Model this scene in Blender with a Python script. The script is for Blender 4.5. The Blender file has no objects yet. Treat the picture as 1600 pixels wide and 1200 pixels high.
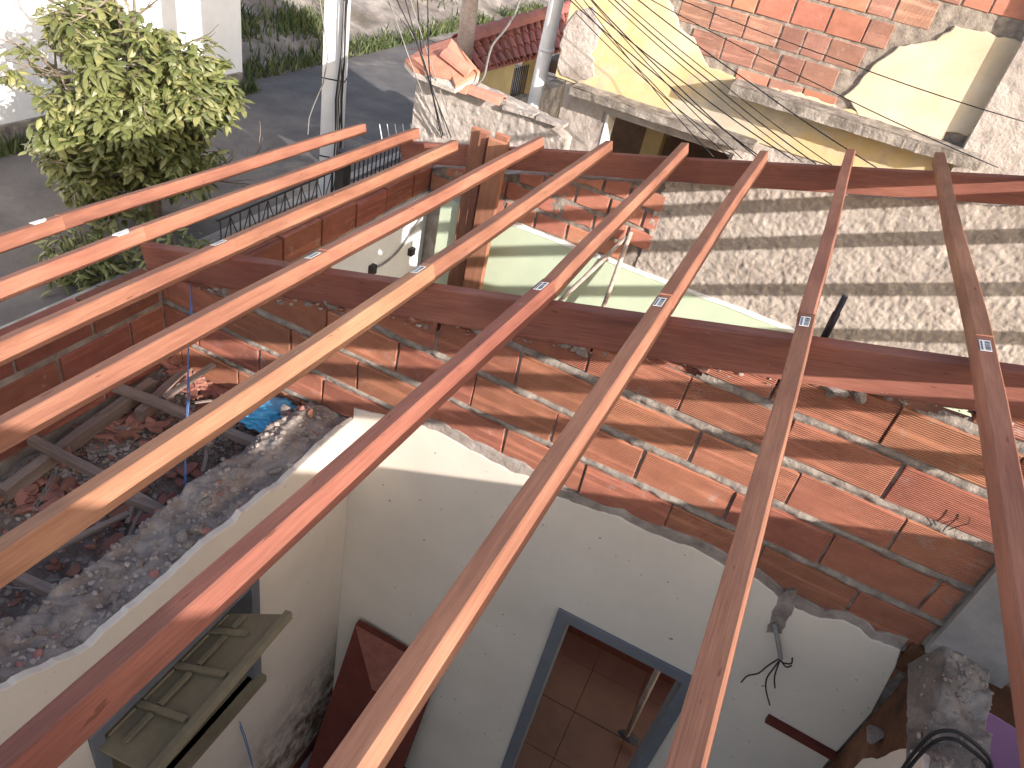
import bpy, bmesh, math, random
import numpy as np
from mathutils import Vector, Matrix
from mathutils.geometry import tessellate_polygon
random.seed(7); RNG = np.random.RandomState(11)
C = bpy.context.scene.collection
sc = bpy.context.scene
# ------------------------------------------------------------------ camera, world, sun, exposure
F = 1165.3                                             # focal length in pixels of a 1600 wide picture
YAW, PITCH, ROLL = [math.radians(a) for a in (-17.529, 36.097, -13.238)]
fwd = np.array([math.sin(YAW) * math.cos(PITCH), math.cos(YAW) * math.cos(PITCH), -math.sin(PITCH)])
rt = np.array([math.cos(YAW), -math.sin(YAW), 0.0]); dn = np.cross(fwd, rt)
c_, s_ = math.cos(ROLL), math.sin(ROLL)
RT, DN = c_ * rt + s_ * dn, -s_ * rt + c_ * dn
RM = np.array([RT, DN, fwd])
cam = bpy.data.objects.new('camera', bpy.data.cameras.new('camera')); C.objects.link(cam)
cam.matrix_world = Matrix(((RT[0], -DN[0], -fwd[0], 0), (RT[1], -DN[1], -fwd[1], 0), (RT[2], -DN[2], -fwd[2], 0), (0, 0, 0, 1)))
cam.data.sensor_width = 36; cam.data.lens = F / 1600 * 36; cam.data.clip_start = .03; cam.data.clip_end = 900
sc.camera = cam
SUN = Vector((-1, .50, -.42)).normalized()             # the way the light travels
elev = math.asin(-SUN.z)
w = bpy.data.worlds.new('World'); sc.world = w; w.use_nodes = True
nt = w.node_tree; bg = nt.nodes['Background']
sky = nt.nodes.new('ShaderNodeTexSky'); sky.sky_type = 'NISHITA'; sky.sun_disc = False
sky.sun_elevation = elev; sky.sun_rotation = math.atan2(-SUN.x, -SUN.y)
nt.links.new(sky.outputs[0], bg.inputs[0]); bg.inputs[1].default_value = .135
sky.dust_density = 3.0; sky.air_density = 1.0; sky.ozone_density = .6
sd = bpy.data.lights.new('sun', 'SUN'); sd.energy = 4.1; sd.angle = math.radians(.4); sd.color = (1, .92, .865)
so = bpy.data.objects.new('sun', sd); C.objects.link(so); so.rotation_mode = 'QUATERNION'
so.rotation_quaternion = SUN.to_track_quat('-Z', 'Y'); so.location = (6, -2, 6)
sc.view_settings.view_transform = 'Standard'; sc.view_settings.look = 'None'
sc.view_settings.exposure = 1.18; sc.view_settings.gamma = 1; sc.view_settings.use_curve_mapping = False

# ------------------------------------------------------------------ helpers: points on real planes of the place
def ray(x, y): return RM.T @ np.array([(x - 800) / F, (y - 600) / F, 1.0])
def at_y(x, y, Y): r = ray(x, y); return Vector(r * Y / r[1])
def at_x(x, y, X): r = ray(x, y); return Vector(r * X / r[0])
def at_z(x, y, Z): r = ray(x, y); return Vector(r * Z / r[2])
TH, EP = math.radians(14.98), math.radians(1.809)
BD = Vector((math.cos(TH), 0, math.sin(TH)))           # along the sloping rafters
PD = Vector((0, math.cos(EP), -math.sin(EP)))          # along the purlins
NR = BD.cross(PD).normalized()                         # up from the roof plane
H0 = 1.05
ROOF0 = Vector((0, 0, -H0))
def roofpt(u, v, d=0.0):                               # u along rafters, v along purlins, d below the roof's top plane
    k = ROOF0 - BD * ROOF0.dot(BD) - PD * (ROOF0.dot(PD) - 0)
    k = NR * ROOF0.dot(NR)
    return k + BD * u + PD * v - NR * d

def tag(o, label=None, cat=None, group=None, kind=None):
    if label: o['label'] = label
    if cat: o['category'] = cat
    if group: o['group'] = group
    if kind: o['kind'] = kind
    return o
def thing(name, label, cat, loc=(0, 0, 0), group=None):
    o = bpy.data.objects.new(name, None); C.objects.link(o); o.location = loc; o.empty_display_size = .1
    return tag(o, label, cat, group)
def link(name, me, mat=None, parent=None, M=None):
    if mat is not None and len(me.materials) == 0: me.materials.append(mat)
    o = bpy.data.objects.new(name, me); C.objects.link(o)
    if M is not None: o.matrix_world = M
    if parent is not None:
        o.parent = parent; o.matrix_parent_inverse = parent.matrix_basis.inverted()
    return o
def curve(pts, k=5):
    P = [Vector(p) for p in pts]; P = [P[0] * 2 - P[1]] + P + [P[-1] * 2 - P[-2]]; out = []
    for i in range(1, len(P) - 2):
        a, b, c, d = P[i - 1:i + 3]
        for j in range(k):
            t = j / k; out.append(.5 * ((2 * b) + (c - a) * t + (2 * a - 5 * b + 4 * c - d) * t * t + (3 * b - a - 3 * c + d) * t ** 3))
    return out + [P[-2]]
class MB:
    def __init__(s): s.v = []; s.f = []
    def add(s, vs, fs):
        b = len(s.v); s.v += [tuple(v) for v in vs]; s.f += [tuple(i + b for i in f) for f in fs]; return s
    def box(s, x0, x1, y0, y1, z0, z1, j=0):
        r = lambda: random.uniform(-j, j) if j else 0
        vs = [(x + r(), y + r(), z + r()) for z in (z0, z1) for y in (y0, y1) for x in (x0, x1)]
        return s.add(vs, [(0, 2, 3, 1), (4, 5, 7, 6), (0, 1, 5, 4), (2, 6, 7, 3), (0, 4, 6, 2), (1, 3, 7, 5)])
    def obox(s, c, ax, ay, az):                        # centre and three half-axis vectors
        c, ax, ay, az = map(Vector, (c, ax, ay, az))
        vs = [c + ax * i + ay * j + az * k for k in (-1, 1) for j in (-1, 1) for i in (-1, 1)]
        return s.add(vs, [(0, 2, 3, 1), (4, 5, 7, 6), (0, 1, 5, 4), (2, 6, 7, 3), (0, 4, 6, 2), (1, 3, 7, 5)])
    def tube(s, pts, r, n=6, cap=True):
        pts = [Vector(p) for p in pts]; rs = r if isinstance(r, (list, tuple)) else [r] * len(pts)
        b = len(s.v); ref = None
        for i, p in enumerate(pts):
            t = (pts[min(i + 1, len(pts) - 1)] - pts[max(i - 1, 0)]).normalized()
            if ref is None: ref = Vector((0, 0, 1)) if abs(t.z) < .9 else Vector((1, 0, 0))
            a = t.cross(ref).normalized(); ref = a.cross(t).normalized()
            for k in range(n):
                an = 2 * math.pi * k / n; s.v.append(tuple(p + (a * math.cos(an) + ref * math.sin(an)) * rs[i]))
        for i in range(len(pts) - 1):
            for k in range(n):
                s.f.append((b + i * n + k, b + i * n + (k + 1) % n, b + (i + 1) * n + (k + 1) % n, b + (i + 1) * n + k))
        if cap:
            s.f.append(tuple(b + k for k in range(n))[::-1]); s.f.append(tuple(b + (len(pts) - 1) * n + k for k in range(n)))
        return s
    def mesh(s, name='mesh', smooth=False):
        me = bpy.data.meshes.new(name); me.from_pydata(s.v, [], s.f)
        bm = bmesh.new(); bm.from_mesh(me); bmesh.ops.recalc_face_normals(bm, faces=bm.faces); bm.to_mesh(me); bm.free()
        if smooth: me.polygons.foreach_set('use_smooth', [True] * len(me.polygons))
        me.update(); return me
    def obj(s, name, mat, parent=None, smooth=False): return link(name, s.mesh(name, smooth), mat, parent)

def rag(pts, step, amp, closed=True, skip=()):         # breaks the edges of an outline into a ragged line
    out = []; n = len(pts)
    for i in range(n if closed else n - 1):
        a, b = Vector(pts[i]).to_2d() if len(pts[i]) > 2 else Vector(pts[i]), Vector(pts[(i + 1) % n])
        out.append(tuple(a))
        if i in skip: continue
        L = (b - a).length; k = max(1, int(L / step)); d = (b - a) / max(L, 1e-6); nn = Vector((-d.y, d.x)); o = 0
        for j in range(1, k):
            o = .6 * o + random.gauss(0, amp); t = (j + random.uniform(-.3, .3)) / k
            out.append(tuple(a + (b - a) * t + nn * o))
    if not closed: out.append(tuple(pts[-1]))
    return out
def prism(poly, to3, d0, d1, inset=0.0, name='prism'):
    """poly: 2D outline; to3(a, b, d): point at depth d.  Front at d1, back at d0; edge of the front rounded by inset."""
    q_ = []
    for p in poly:
        if not q_ or (Vector(p) - Vector(q_[-1])).length > 1e-4: q_.append(p)
    if (Vector(q_[0]) - Vector(q_[-1])).length < 1e-4: q_.pop()
    poly = q_; bm = bmesh.new(); n = len(poly)
    area = sum(poly[i][0] * poly[(i + 1) % n][1] - poly[(i + 1) % n][0] * poly[i][1] for i in range(n))
    if area < 0: poly = poly[::-1]
    P = [Vector(p) for p in poly]
    def off(i, e):
        a, b, c = P[i - 1], P[i], P[(i + 1) % n]; d1_, d2_ = (b - a), (c - b)
        if d1_.length < 1e-7 or d2_.length < 1e-7: return b
        d1_.normalize(); d2_.normalize(); m = Vector((-d1_.y - d2_.y, d1_.x + d2_.x))
        if m.length < .3: return b
        m.normalize(); return b + m * e
    rings = [[to3(p.x, p.y, d0) for p in P], [to3(p.x, p.y, d1 - (inset if d1 > d0 else -inset)) for p in P]]
    if inset: rings.append([to3(*off(i, inset), d1) for i in range(n)])
    V = [[bm.verts.new(q) for q in r] for r in rings]
    for a, b in zip(V, V[1:]):
        for i in range(n): bm.faces.new((a[i], a[(i + 1) % n], b[(i + 1) % n], b[i]))
    if n == 4: bm.faces.new(V[-1]); bm.faces.new(V[0][::-1])
    else:
        for t_ in tessellate_polygon([[Vector((p.x, p.y, 0)) for p in P]]):
            for ring in (V[-1], V[0]):
                try: bm.faces.new([ring[i] for i in t_])
                except ValueError: pass
    bmesh.ops.recalc_face_normals(bm, faces=bm.faces)
    me = bpy.data.meshes.new(name); bm.to_mesh(me); bm.free(); return me
def clip(poly, a, b, c):                               # keep a*x + b*y <= c
    out = []; n = len(poly)
    for i in range(n):
        p, q = poly[i], poly[(i + 1) % n]; dp, dq = a * p[0] + b * p[1] - c, a * q[0] + b * q[1] - c
        if dp <= 0: out.append(p)
        if dp * dq < 0: t = dp / (dp - dq); out.append((p[0] + (q[0] - p[0]) * t, p[1] + (q[1] - p[1]) * t))
    return out
LAT = RNG.rand(64, 64, 8)
def vnoise(x, y, l=0):
    xi, yi = np.floor(x).astype(int), np.floor(y).astype(int); fx, fy = x - xi, y - yi
    fx, fy = fx * fx * (3 - 2 * fx), fy * fy * (3 - 2 * fy); g = lambda i, j: LAT[(i) % 64, (j) % 64, l]
    return (g(xi, yi) * (1 - fx) + g(xi + 1, yi) * fx) * (1 - fy) + (g(xi, yi + 1) * (1 - fx) + g(xi + 1, yi + 1) * fx) * fy
def fbm(x, y, oct=4, l=0):
    s = 0; a = .5
    for o in range(oct): s = s + a * (vnoise(x * 2 ** o + 7.3 * o, y * 2 ** o + 3.1 * o, (l + o) % 8) - .5); a *= .5
    return s
def sheet(name, mat, parent, to3, a0, a1, b0, b1, step, hf, keep=None, smooth=True):
    """a displaced grid: to3(A, B, H) -> three arrays"""
    na, nb = max(2, int((a1 - a0) / step)), max(2, int((b1 - b0) / step))
    A, B = np.meshgrid(np.linspace(a0, a1, na), np.linspace(b0, b1, nb)); H = hf(A, B)
    X, Y, Z = to3(A, B, H); V = np.stack([X + 0 * A, Y + 0 * A, Z + 0 * A], -1).reshape(-1, 3)
    idx = np.arange(na * nb).reshape(nb, na)
    Fq = np.stack([idx[:-1, :-1], idx[:-1, 1:], idx[1:, 1:], idx[1:, :-1]], -1).reshape(-1, 4)
    if keep is not None:
        k = keep(A, B).reshape(-1); Fq = Fq[k[Fq].all(1)]
    me = bpy.data.meshes.new(name); me.vertices.add(len(V)); me.vertices.foreach_set('co', V.reshape(-1).astype('f'))
    me.loops.add(Fq.size); me.loops.foreach_set('vertex_index', Fq.reshape(-1).astype('i'))
    me.polygons.add(len(Fq)); me.polygons.foreach_set('loop_start', np.arange(0, Fq.size, 4, dtype='i'))
    me.polygons.foreach_set('use_smooth', [smooth] * len(Fq)); me.update(calc_edges=True); me.validate()
    return link(name, me, mat, parent)

# ------------------------------------------------------------------ materials
def mat(name, build, rough=.85, spec=.3):
    m = bpy.data.materials.new(name); m.use_nodes = True; t = m.node_tree; b = t.nodes['Principled BSDF']
    b.inputs['Roughness'].default_value = rough; b.inputs['Specular IOR Level'].default_value = spec
    build(t, b); return m
class G:
    def __init__(s, t, b): s.t, s.b = t, b; s.co = t.nodes.new('ShaderNodeTexCoord')
    def n(s, k, **kw):
        x = s.t.nodes.new(k)
        for a, v in kw.items(): setattr(x, a, v)
        return x
    def l(s, a, b): s.t.links.new(a, b)
    def mapped(s, scale=(1, 1, 1), src='Object', rnd=False):
        m = s.n('ShaderNodeMapping'); m.inputs['Scale'].default_value = scale; s.l(s.co.outputs[src], m.inputs[0])
        if rnd:
            oi = s.n('ShaderNodeObjectInfo'); mu = s.n('ShaderNodeMath', operation='MULTIPLY'); mu.inputs[1].default_value = 37.0
            s.l(oi.outputs['Random'], mu.inputs[0]); cx = s.n('ShaderNodeCombineXYZ')
            for i in range(3): s.l(mu.outputs[0], cx.inputs[i])
            s.l(cx.outputs[0], m.inputs['Location'])
        return m.outputs[0]
    def noise(s, scale, vec=None, detail=5, rough=.6, dist=0):
        x = s.n('ShaderNodeTexNoise'); x.inputs['Scale'].default_value = scale; x.inputs['Detail'].default_value = detail
        x.inputs['Roughness'].default_value = rough; x.inputs['Distortion'].default_value = dist
        s.l(vec or s.co.outputs['Object'], x.inputs['Vector']); return x.outputs['Fac']
    def ramp(s, fac, stops, interp='LINEAR'):
        r = s.n('ShaderNodeValToRGB'); r.color_ramp.interpolation = interp; e = r.color_ramp.elements
        while len(e) < len(stops): e.new(.5)
        for i, (p, c) in enumerate(stops): e[i].position = p; e[i].color = (*c, 1) if len(c) == 3 else c
        s.l(fac, r.inputs[0]); return r.outputs[0]
    def mix(s, fac, a, b, mode='MIX'):
        m = s.n('ShaderNodeMix', data_type='RGBA', blend_type=mode)
        (s.l(fac, m.inputs[0]) if not isinstance(fac, (int, float)) else setattr(m.inputs[0], 'default_value', fac))
        for i, v in ((6, a), (7, b)):
            if isinstance(v, tuple): m.inputs[i].default_value = (*v, 1)
            else: s.l(v, m.inputs[i])
        return m.outputs[2]
    def grey(s, fac, lo, hi, p0=.3, p1=.7): return s.ramp(fac, [(p0, (lo,) * 3), (p1, (hi,) * 3)])
    def base(s, c): s.l(c, s.b.inputs['Base Color'])
    def bump(s, h, d, st=1.0, prev=None):
        u = s.n('ShaderNodeBump'); u.inputs['Distance'].default_value = d; u.inputs['Strength'].default_value = st
        s.l(h, u.inputs['Height'])
        if prev: s.l(prev, u.inputs['Normal'])
        s.l(u.outputs[0], s.b.inputs['Normal']); return u.outputs[0]
    def rand_val(s, c, lo=.8, hi=1.2, hue=.01):
        oi = s.n('ShaderNodeObjectInfo'); mr = s.n('ShaderNodeMapRange'); mr.inputs[3].default_value = lo; mr.inputs[4].default_value = hi
        s.l(oi.outputs['Random'], mr.inputs[0]); hs = s.n('ShaderNodeHueSaturation'); s.l(mr.outputs[0], hs.inputs['Value']); s.l(c, hs.inputs['Color'])
        wn = s.n('ShaderNodeTexWhiteNoise', noise_dimensions='1D'); s.l(oi.outputs['Random'], wn.inputs['W'])
        m2 = s.n('ShaderNodeMapRange'); m2.inputs[3].default_value = .5 - hue; m2.inputs[4].default_value = .5 + hue
        s.l(wn.outputs['Value'], m2.inputs[0]); s.l(m2.outputs[0], hs.inputs['Hue']); return hs.outputs[0]

def wood(c1, c2, c3, blotch=True):
    def f(t, b):
        g = G(t, b); v = g.mapped((14, .7, 14), rnd=True)
        n1 = g.noise(2.2, v, 6, .62, .4); v2 = g.mapped((60, 2.2, 60), rnd=True); n2 = g.noise(2.5, v2, 4, .7)
        hf = lambda q: tuple((a_ * .5 + b_ * .5) for a_, b_ in zip(q, c2))
        c = g.ramp(n1, [(.25, hf(c1)), (.5, c2), (.75, hf(c3))]); c = g.mix(.30, c, g.grey(n2, .55, 1.25), 'MULTIPLY')
        if blotch:
            n3 = g.noise(2.6, g.mapped((3, .8, 3), rnd=True), 5, .65); c = g.mix(1, c, g.ramp(n3, [(.3, (.82, .74, .73)), (.7, (1.12, 1.12, 1.12))]), 'MULTIPLY')
            n6 = g.noise(1.1, g.mapped((1, 1.6, 1), rnd=True), 2, .5); c = g.mix(1, c, g.ramp(n6, [(.35, (.80, .74, .74)), (.65, (1.1, 1.08, 1.04))]), 'MULTIPLY')
            n7 = g.noise(3, g.mapped((120, 2.5, 120), rnd=True), 3, .6); c = g.mix(1, c, g.grey(n7, .84, 1.10, .35, .65), 'MULTIPLY')
            n4 = g.noise(9, g.mapped((2, .5, 2), rnd=True), 8, .75); c = g.mix(g.ramp(n4, [(.66, (0,) * 3), (.74, (.55,) * 3)]), c, (.62, .52, .48))
            n5 = g.noise(30, g.mapped((1.6, .35, 1.6), rnd=True), 3, .5); c = g.mix(g.ramp(n5, [(.70, (0,) * 3), (.73, (.7,) * 3)]), c, (.10, .035, .02))
        c = g.rand_val(c, .86, 1.14, .006); g.base(c); g.bump(n2, .0005, .6)
        g.l(g.ramp(n1, [(.3, (.68,) * 3), (.7, (.9,) * 3)]), b.inputs['Roughness'])
    return f
M_wood = mat('reddish_timber', wood((.18, .080, .053), (.29, .138, .090), (.37, .196, .132)), .6)
M_wood_y = mat('yellowish_timber', wood((.27, .12, .072), (.40, .205, .125), (.48, .27, .17)), .6)
M_wood_d = mat('dark_red_timber', wood((.19, .072, .052), (.29, .118, .085), (.36, .165, .122)), .6)
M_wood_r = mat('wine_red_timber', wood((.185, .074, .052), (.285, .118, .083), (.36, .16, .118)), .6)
M_end = mat('timber_end_grain', wood((.30, .11, .07), (.45, .19, .12), (.55, .26, .18), False), .85)
M_oldwood = mat('old_grey_batten', wood((.18, .14, .12), (.32, .265, .225), (.48, .41, .35)), .9)
M_dark_wood = mat('dark_brown_board', wood((.07, .018, .012), (.12, .032, .02), (.17, .05, .03)), .5)
M_grey_wood = mat('weathered_pole_wood', wood((.20, .16, .14), (.42, .36, .31), (.62, .56, .50)), .95)

def brick_m(axis, base, striae=True, dirt=.5):
    """axis: which object axis the grooves are stacked along"""
    def f(t, b):
        g = G(t, b); sxyz = g.n('ShaderNodeSeparateXYZ'); g.l(g.co.outputs['Object'], sxyz.inputs[0])
        v = g.mapped((3, 3, 5) if axis == 'Z' else (5, 3, 3)); n1 = g.noise(3.0, v, 6, .7); n2 = g.noise(45, None, 4, .7); n0 = g.noise(1.7, None, 3, .5)
        k = base; c = g.ramp(n1, [(.25, tuple(x * .80 for x in k)), (.5, k), (.78, (min(1, k[0] * 1.2), k[1] * 1.3, k[2] * 1.35))])
        c = g.mix(.5, c, g.ramp(n0, [(.3, (.78, .72, .74)), (.7, (1.2, 1.14, 1.0))]), 'MULTIPLY')
        c = g.mix(g.ramp(g.noise(8, None, 7, .7), [(.60, (0,) * 3), (.72, (dirt,) * 3)]), c, (.48, .40, .35))
        c = g.rand_val(c, .84, 1.14, .007); g.base(c)
        h = n2; p = g.bump(n2, .002, .5)
        if striae:
            mu = g.n('ShaderNodeMath', operation='MULTIPLY'); mu.inputs[1].default_value = 2 * math.pi / .0078; g.l(sxyz.outputs[axis], mu.inputs[0])
            sn = g.n('ShaderNodeMath', operation='SINE'); g.l(mu.outputs[0], sn.inputs[0])
            bl = g.noise(1.3, g.mapped((1.5, 1, 24)), 2, .5); mm = g.n('ShaderNodeMath', operation='MULTIPLY'); g.l(sn.outputs[0], mm.inputs[0])
            g.l(g.ramp(bl, [(.34, (.15,) * 3), (.50, (1,) * 3)]), mm.inputs[1]); g.bump(mm.outputs[0], .0020, 1.0, p)
            ma = g.n('ShaderNodeMath', operation='MULTIPLY_ADD'); g.l(mm.outputs[0], ma.inputs[0]); ma.inputs[1].default_value = .5; ma.inputs[2].default_value = .5
            g.base(g.mix(1, c, g.grey(ma.outputs[0], .78, 1.08, .1, .7), 'MULTIPLY'))
    return f
M_brick = mat('clay_block', brick_m('Z', (.42, .17, .105)), .9)
M_brick_x = mat('clay_block_street_wall', brick_m('Z', (.32, .115, .08), True, .7), .9)
M_brick_old = mat('old_clay_brick', brick_m('Z', (.44, .19, .13), False, 1.0), .95)
M_brick_f = mat('facade_clay_block', brick_m('Z', (.44, .235, .175), True, .95), .95)

def rough_m(stops, scale=6, bump=.006, bscale=40, b2=.0, stain=None):
    def f(t, b):
        g = G(t, b); n = g.noise(scale, None, 8, .65); c = g.ramp(n, [(.3 + .4 * i / max(1, len(stops) - 1), s) for i, s in enumerate(stops)])
        if stain: n3 = g.noise(stain[0], None, 6, .7); c = g.mix(g.ramp(n3, [(stain[2], (0,) * 3), (stain[2] + .12, (stain[3],) * 3)]), c, stain[1])
        g.base(c); nb = g.noise(bscale, None, 6, .7); p = g.bump(nb, bump, 1)
        if b2: g.bump(g.noise(bscale * .2, None, 4, .6), b2, 1, p)
    return f
M_mortar = mat('grey_mortar', rough_m([(.13, .105, .09), (.26, .22, .185), (.38, .33, .275)], 14, .006, 70, .01), .95)
M_mortar_d = mat('dirty_mortar', rough_m([(.17, .13, .115), (.30, .25, .215), (.42, .37, .33)], 9, .008, 50, .015), .95)
M_chap = mat('rough_cast_render', rough_m([(.28, .235, .20), (.375, .325, .28), (.46, .405, .35)], 5, .004, 60, .008, (2.2, (.34, .28, .23), .60, .6)), .95)
M_chap_g = mat('weathered_rough_render', rough_m([(.29, .25, .22), (.43, .38, .34), (.55, .50, .45)], 3, .01, 30, .03, (1.5, (.24, .19, .16), .55, .8)), .95)
M_conc = mat('grey_concrete', rough_m([(.20, .19, .18), (.29, .275, .26), (.38, .36, .34)], 4, .003, 60), .9)
M_conc_d = mat('mossy_concrete', rough_m([(.10, .085, .07), (.24, .21, .18), (.45, .40, .35)], 5, .01, 40, .02), .95)
def cream(t, b):
    g = G(t, b); n = g.noise(2.5, None, 6, .6); c = g.ramp(n, [(.3, (.62, .545, .455)), (.7, (.70, .62, .52))])
    sp = g.noise(34, None, 2, .5); c = g.mix(g.ramp(sp, [(.735, (0,) * 3), (.76, (.8,) * 3)]), c, (.2, .15, .12))
    g.base(c); g.bump(g.noise(5, None, 4, .5), .006, .7, g.bump(g.noise(90, None, 3, .6), .0008, .6))
M_cream = mat('cream_wall_paint', cream, .75)
def cream_damp(t, b):                                   # the same paint with the mould stain low in the corner
    g = G(t, b); s = g.n('ShaderNodeSeparateXYZ'); g.l(g.co.outputs['Object'], s.inputs[0])
    n = g.noise(2.5, None, 6, .6); c = g.ramp(n, [(.3, (.62, .545, .455)), (.7, (.70, .62, .52))])
    hz = g.n('ShaderNodeMapRange'); hz.inputs[1].default_value = -4.05; hz.inputs[2].default_value = -4.7; g.l(s.outputs['Z'], hz.inputs[0])
    hy = g.n('ShaderNodeMapRange'); hy.inputs[1].default_value = .6; hy.inputs[2].default_value = 2.2; g.l(s.outputs['Y'], hy.inputs[0])
    m = g.n('ShaderNodeMath', operation='MULTIPLY'); g.l(hz.outputs[0], m.inputs[0]); g.l(hy.outputs[0], m.inputs[1])
    a = g.n('ShaderNodeMath', operation='MULTIPLY'); g.l(m.outputs[0], a.inputs[0]); g.l(g.ramp(g.noise(9, None, 9, .75), [(.38, (0,) * 3), (.62, (1.4,) * 3)]), a.inputs[1])
    c = g.mix(a.outputs[0], c, (.13, .075, .045)); sp = g.noise(34, None, 2, .5); c = g.mix(g.ramp(sp, [(.735, (0,) * 3), (.76, (.8,) * 3)]), c, (.2, .15, .12))
    g.base(c); g.bump(g.noise(5, None, 4, .5), .006, .7, g.bump(g.noise(90, None, 3, .6), .0008, .6))
M_damp = mat('cream_paint_with_mould', cream_damp, .75)
def flat(c, r=.8, var=.12, bs=60, bd=.001):
    def f(t, b):
        g = G(t, b); n = g.noise(4, None, 6, .65); g.base(g.ramp(n, [(.3, tuple(x * (1 - var) for x in c)), (.7, tuple(min(1, x * (1 + var)) for x in c))])); g.bump(g.noise(bs, None, 4, .6), bd, .8)
    return f
M_green = mat('pale_green_paint', flat((.52, .60, .44), .7, .05), .6)
M_white = mat('white_wall_paint', flat((.70, .71, .72), .8, .06), .8)
M_whitetop = mat('white_plaster_edge', flat((.75, .74, .70), .8, .06, 40, .003), .9)
M_lilac = mat('lilac_paint', flat((.42, .24, .40), .8, .1), .8)
M_mud = mat('brown_mud_render', rough_m([(.05, .025, .014), (.12, .055, .028), (.22, .11, .055)], 4, .006, 40, .01), .95)
M_bluegrey = mat('blue_grey_paint', flat((.15, .155, .17), .6, .15), .6)
M_olive = mat('old_olive_varnish', flat((.20, .17, .11), .5, .25, 20, .002), .55)
M_shard = mat('broken_roof_tile', brick_m('Z', (.36, .17, .13), False, .9), .9)
M_tile = mat('red_roof_tile', brick_m('X', (.33, .125, .10), False, .35), .8)
M_tile_p = mat('pink_coping_tile', brick_m('X', (.52, .23, .165), False, .3), .8)
M_dirt = mat('attic_dirt', rough_m([(.11, .08, .068), (.22, .17, .145), (.36, .30, .26)], 7, .012, 55, .03, (3, (.30, .24, .20), .6, .8)), .95)
M_stone = mat('rubble_stone', rough_m([(.22, .18, .15), (.36, .30, .26), (.52, .46, .40)], 6, .006, 50, .0), .95)
M_road = mat('street_asphalt', rough_m([(.085, .078, .078), (.115, .106, .105), (.16, .147, .138)], 1.1, .006, 60, .01, (.35, (.26, .23, .20), .56, .8)), .95)
M_earth = mat('bank_earth', rough_m([(.10, .085, .075), (.19, .165, .15), (.32, .29, .26)], 1.3, .03, 12, .06, (.6, (.10, .09, .06), .55, .7)), .95)
M_street_white = mat('white_street_wall', flat((.82, .81, .80), .8, .04, 30, .004), .8)
M_post = mat('concrete_post_paint', flat((.66, .66, .66), .7, .08, 30, .003), .8)
M_metal_g = mat('galvanised_pipe', flat((.66, .66, .66), .4, .10), .45)
M_iron = mat('dark_iron', flat((.035, .03, .032), .5, .3), .5)
M_cable = mat('black_cable', flat((.02, .02, .022), .5, .2), .5)
M_cable_g = mat('grey_cable', flat((.20, .19, .18), .5, .2), .6)
M_twine = mat('blue_twine', flat((.10, .17, .34), .7, .2), .8)
M_bag = mat('blue_plastic', flat((.08, .40, .68), .3, .15), .3, .6)
M_paper = mat('paper_label', flat((.75, .74, .72), .8, .04), .8)
M_ink = mat('label_ink', flat((.04, .04, .05), .8, .04), .8)
def yellow(t, b):
    g = G(t, b); n = g.noise(.9, None, 8, .68, .3); c = g.ramp(n, [(.34, (.40, .35, .29)), (.43, (.54, .47, .35)), (.52, (.60, .45, .23)), (.66, (.62, .53, .38)), (.74, (.54, .50, .45))])
    n2 = g.noise(5, None, 9, .78); c = g.mix(g.ramp(n2, [(.54, (0,) * 3), (.68, (.8,) * 3)]), c, (.40, .33, .27)); g.base(c); g.bump(n2, .01, .6)
M_yellow = mat('peeling_yellow_paint', yellow, .9)
M_palec = mat('pale_yellow_render', rough_m([(.50, .40, .27), (.58, .48, .345), (.64, .56, .43)], 2, .003, 30, .0, (3.5, (.45, .36, .26), .62, .6)), .9)
M_yel2 = mat('plain_yellow_paint', flat((.55, .42, .20), .8, .12), .8)
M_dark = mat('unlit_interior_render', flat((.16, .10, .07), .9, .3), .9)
def tiles(c1, c2, size, gap):
    def f(t, b):
        g = G(t, b); c = g.ramp(g.noise(3, None, 6, .6), [(.3, c1), (.7, c2)]); g.base(c); g.bump(g.noise(60, None, 3, .6), .001, .5)
    return f
M_ftile = mat('brown_floor_tile', tiles((.085, .032, .022), (.135, .055, .037), .4, 0), .45)
M_wtile = mat('pale_floor_tile', tiles((.30, .24, .25), (.42, .36, .36), .3, 0), .3)
M_grout = mat('tile_grout', flat((.06, .032, .024), .9, .2), .95)
M_bark = mat('tree_bark', rough_m([(.10, .08, .06), (.20, .16, .12), (.30, .25, .2)], 6, .01, 30), .95)
def leafm(t, b):
    g = G(t, b); oi = g.n('ShaderNodeNewGeometry'); n = g.noise(3.0, None, 4, .6)
    wn = g.ramp(oi.outputs['Random Per Island'], [(0, (.08, .10, .028)), (.55, (.16, .18, .06)), (1, (.30, .29, .12))])
    c = g.mix(.5, wn, g.grey(n, .6, 1.4), 'MULTIPLY'); g.base(c); b.inputs['Roughness'].default_value = .45
    tr = g.n('ShaderNodeBsdfTranslucent'); g.l(c, tr.inputs[0]); mx = g.n('ShaderNodeMixShader'); mx.inputs[0].default_value = .22
    out = t.nodes['Material Output']; g.l(b.outputs[0], mx.inputs[1]); g.l(tr.outputs[0], mx.inputs[2]); g.l(mx.outputs[0], out.inputs[0])
M_leaf = mat('green_leaf', leafm, .45, .5)
def grassm(t, b):
    g = G(t, b); oi = g.n('ShaderNodeNewGeometry'); g.base(g.ramp(oi.outputs['Random Per Island'], [(0, (.035, .055, .018)), (.6, (.06, .085, .028)), (1, (.13, .14, .06))]))
M_grass = mat('street_grass', grassm, .8)

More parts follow.
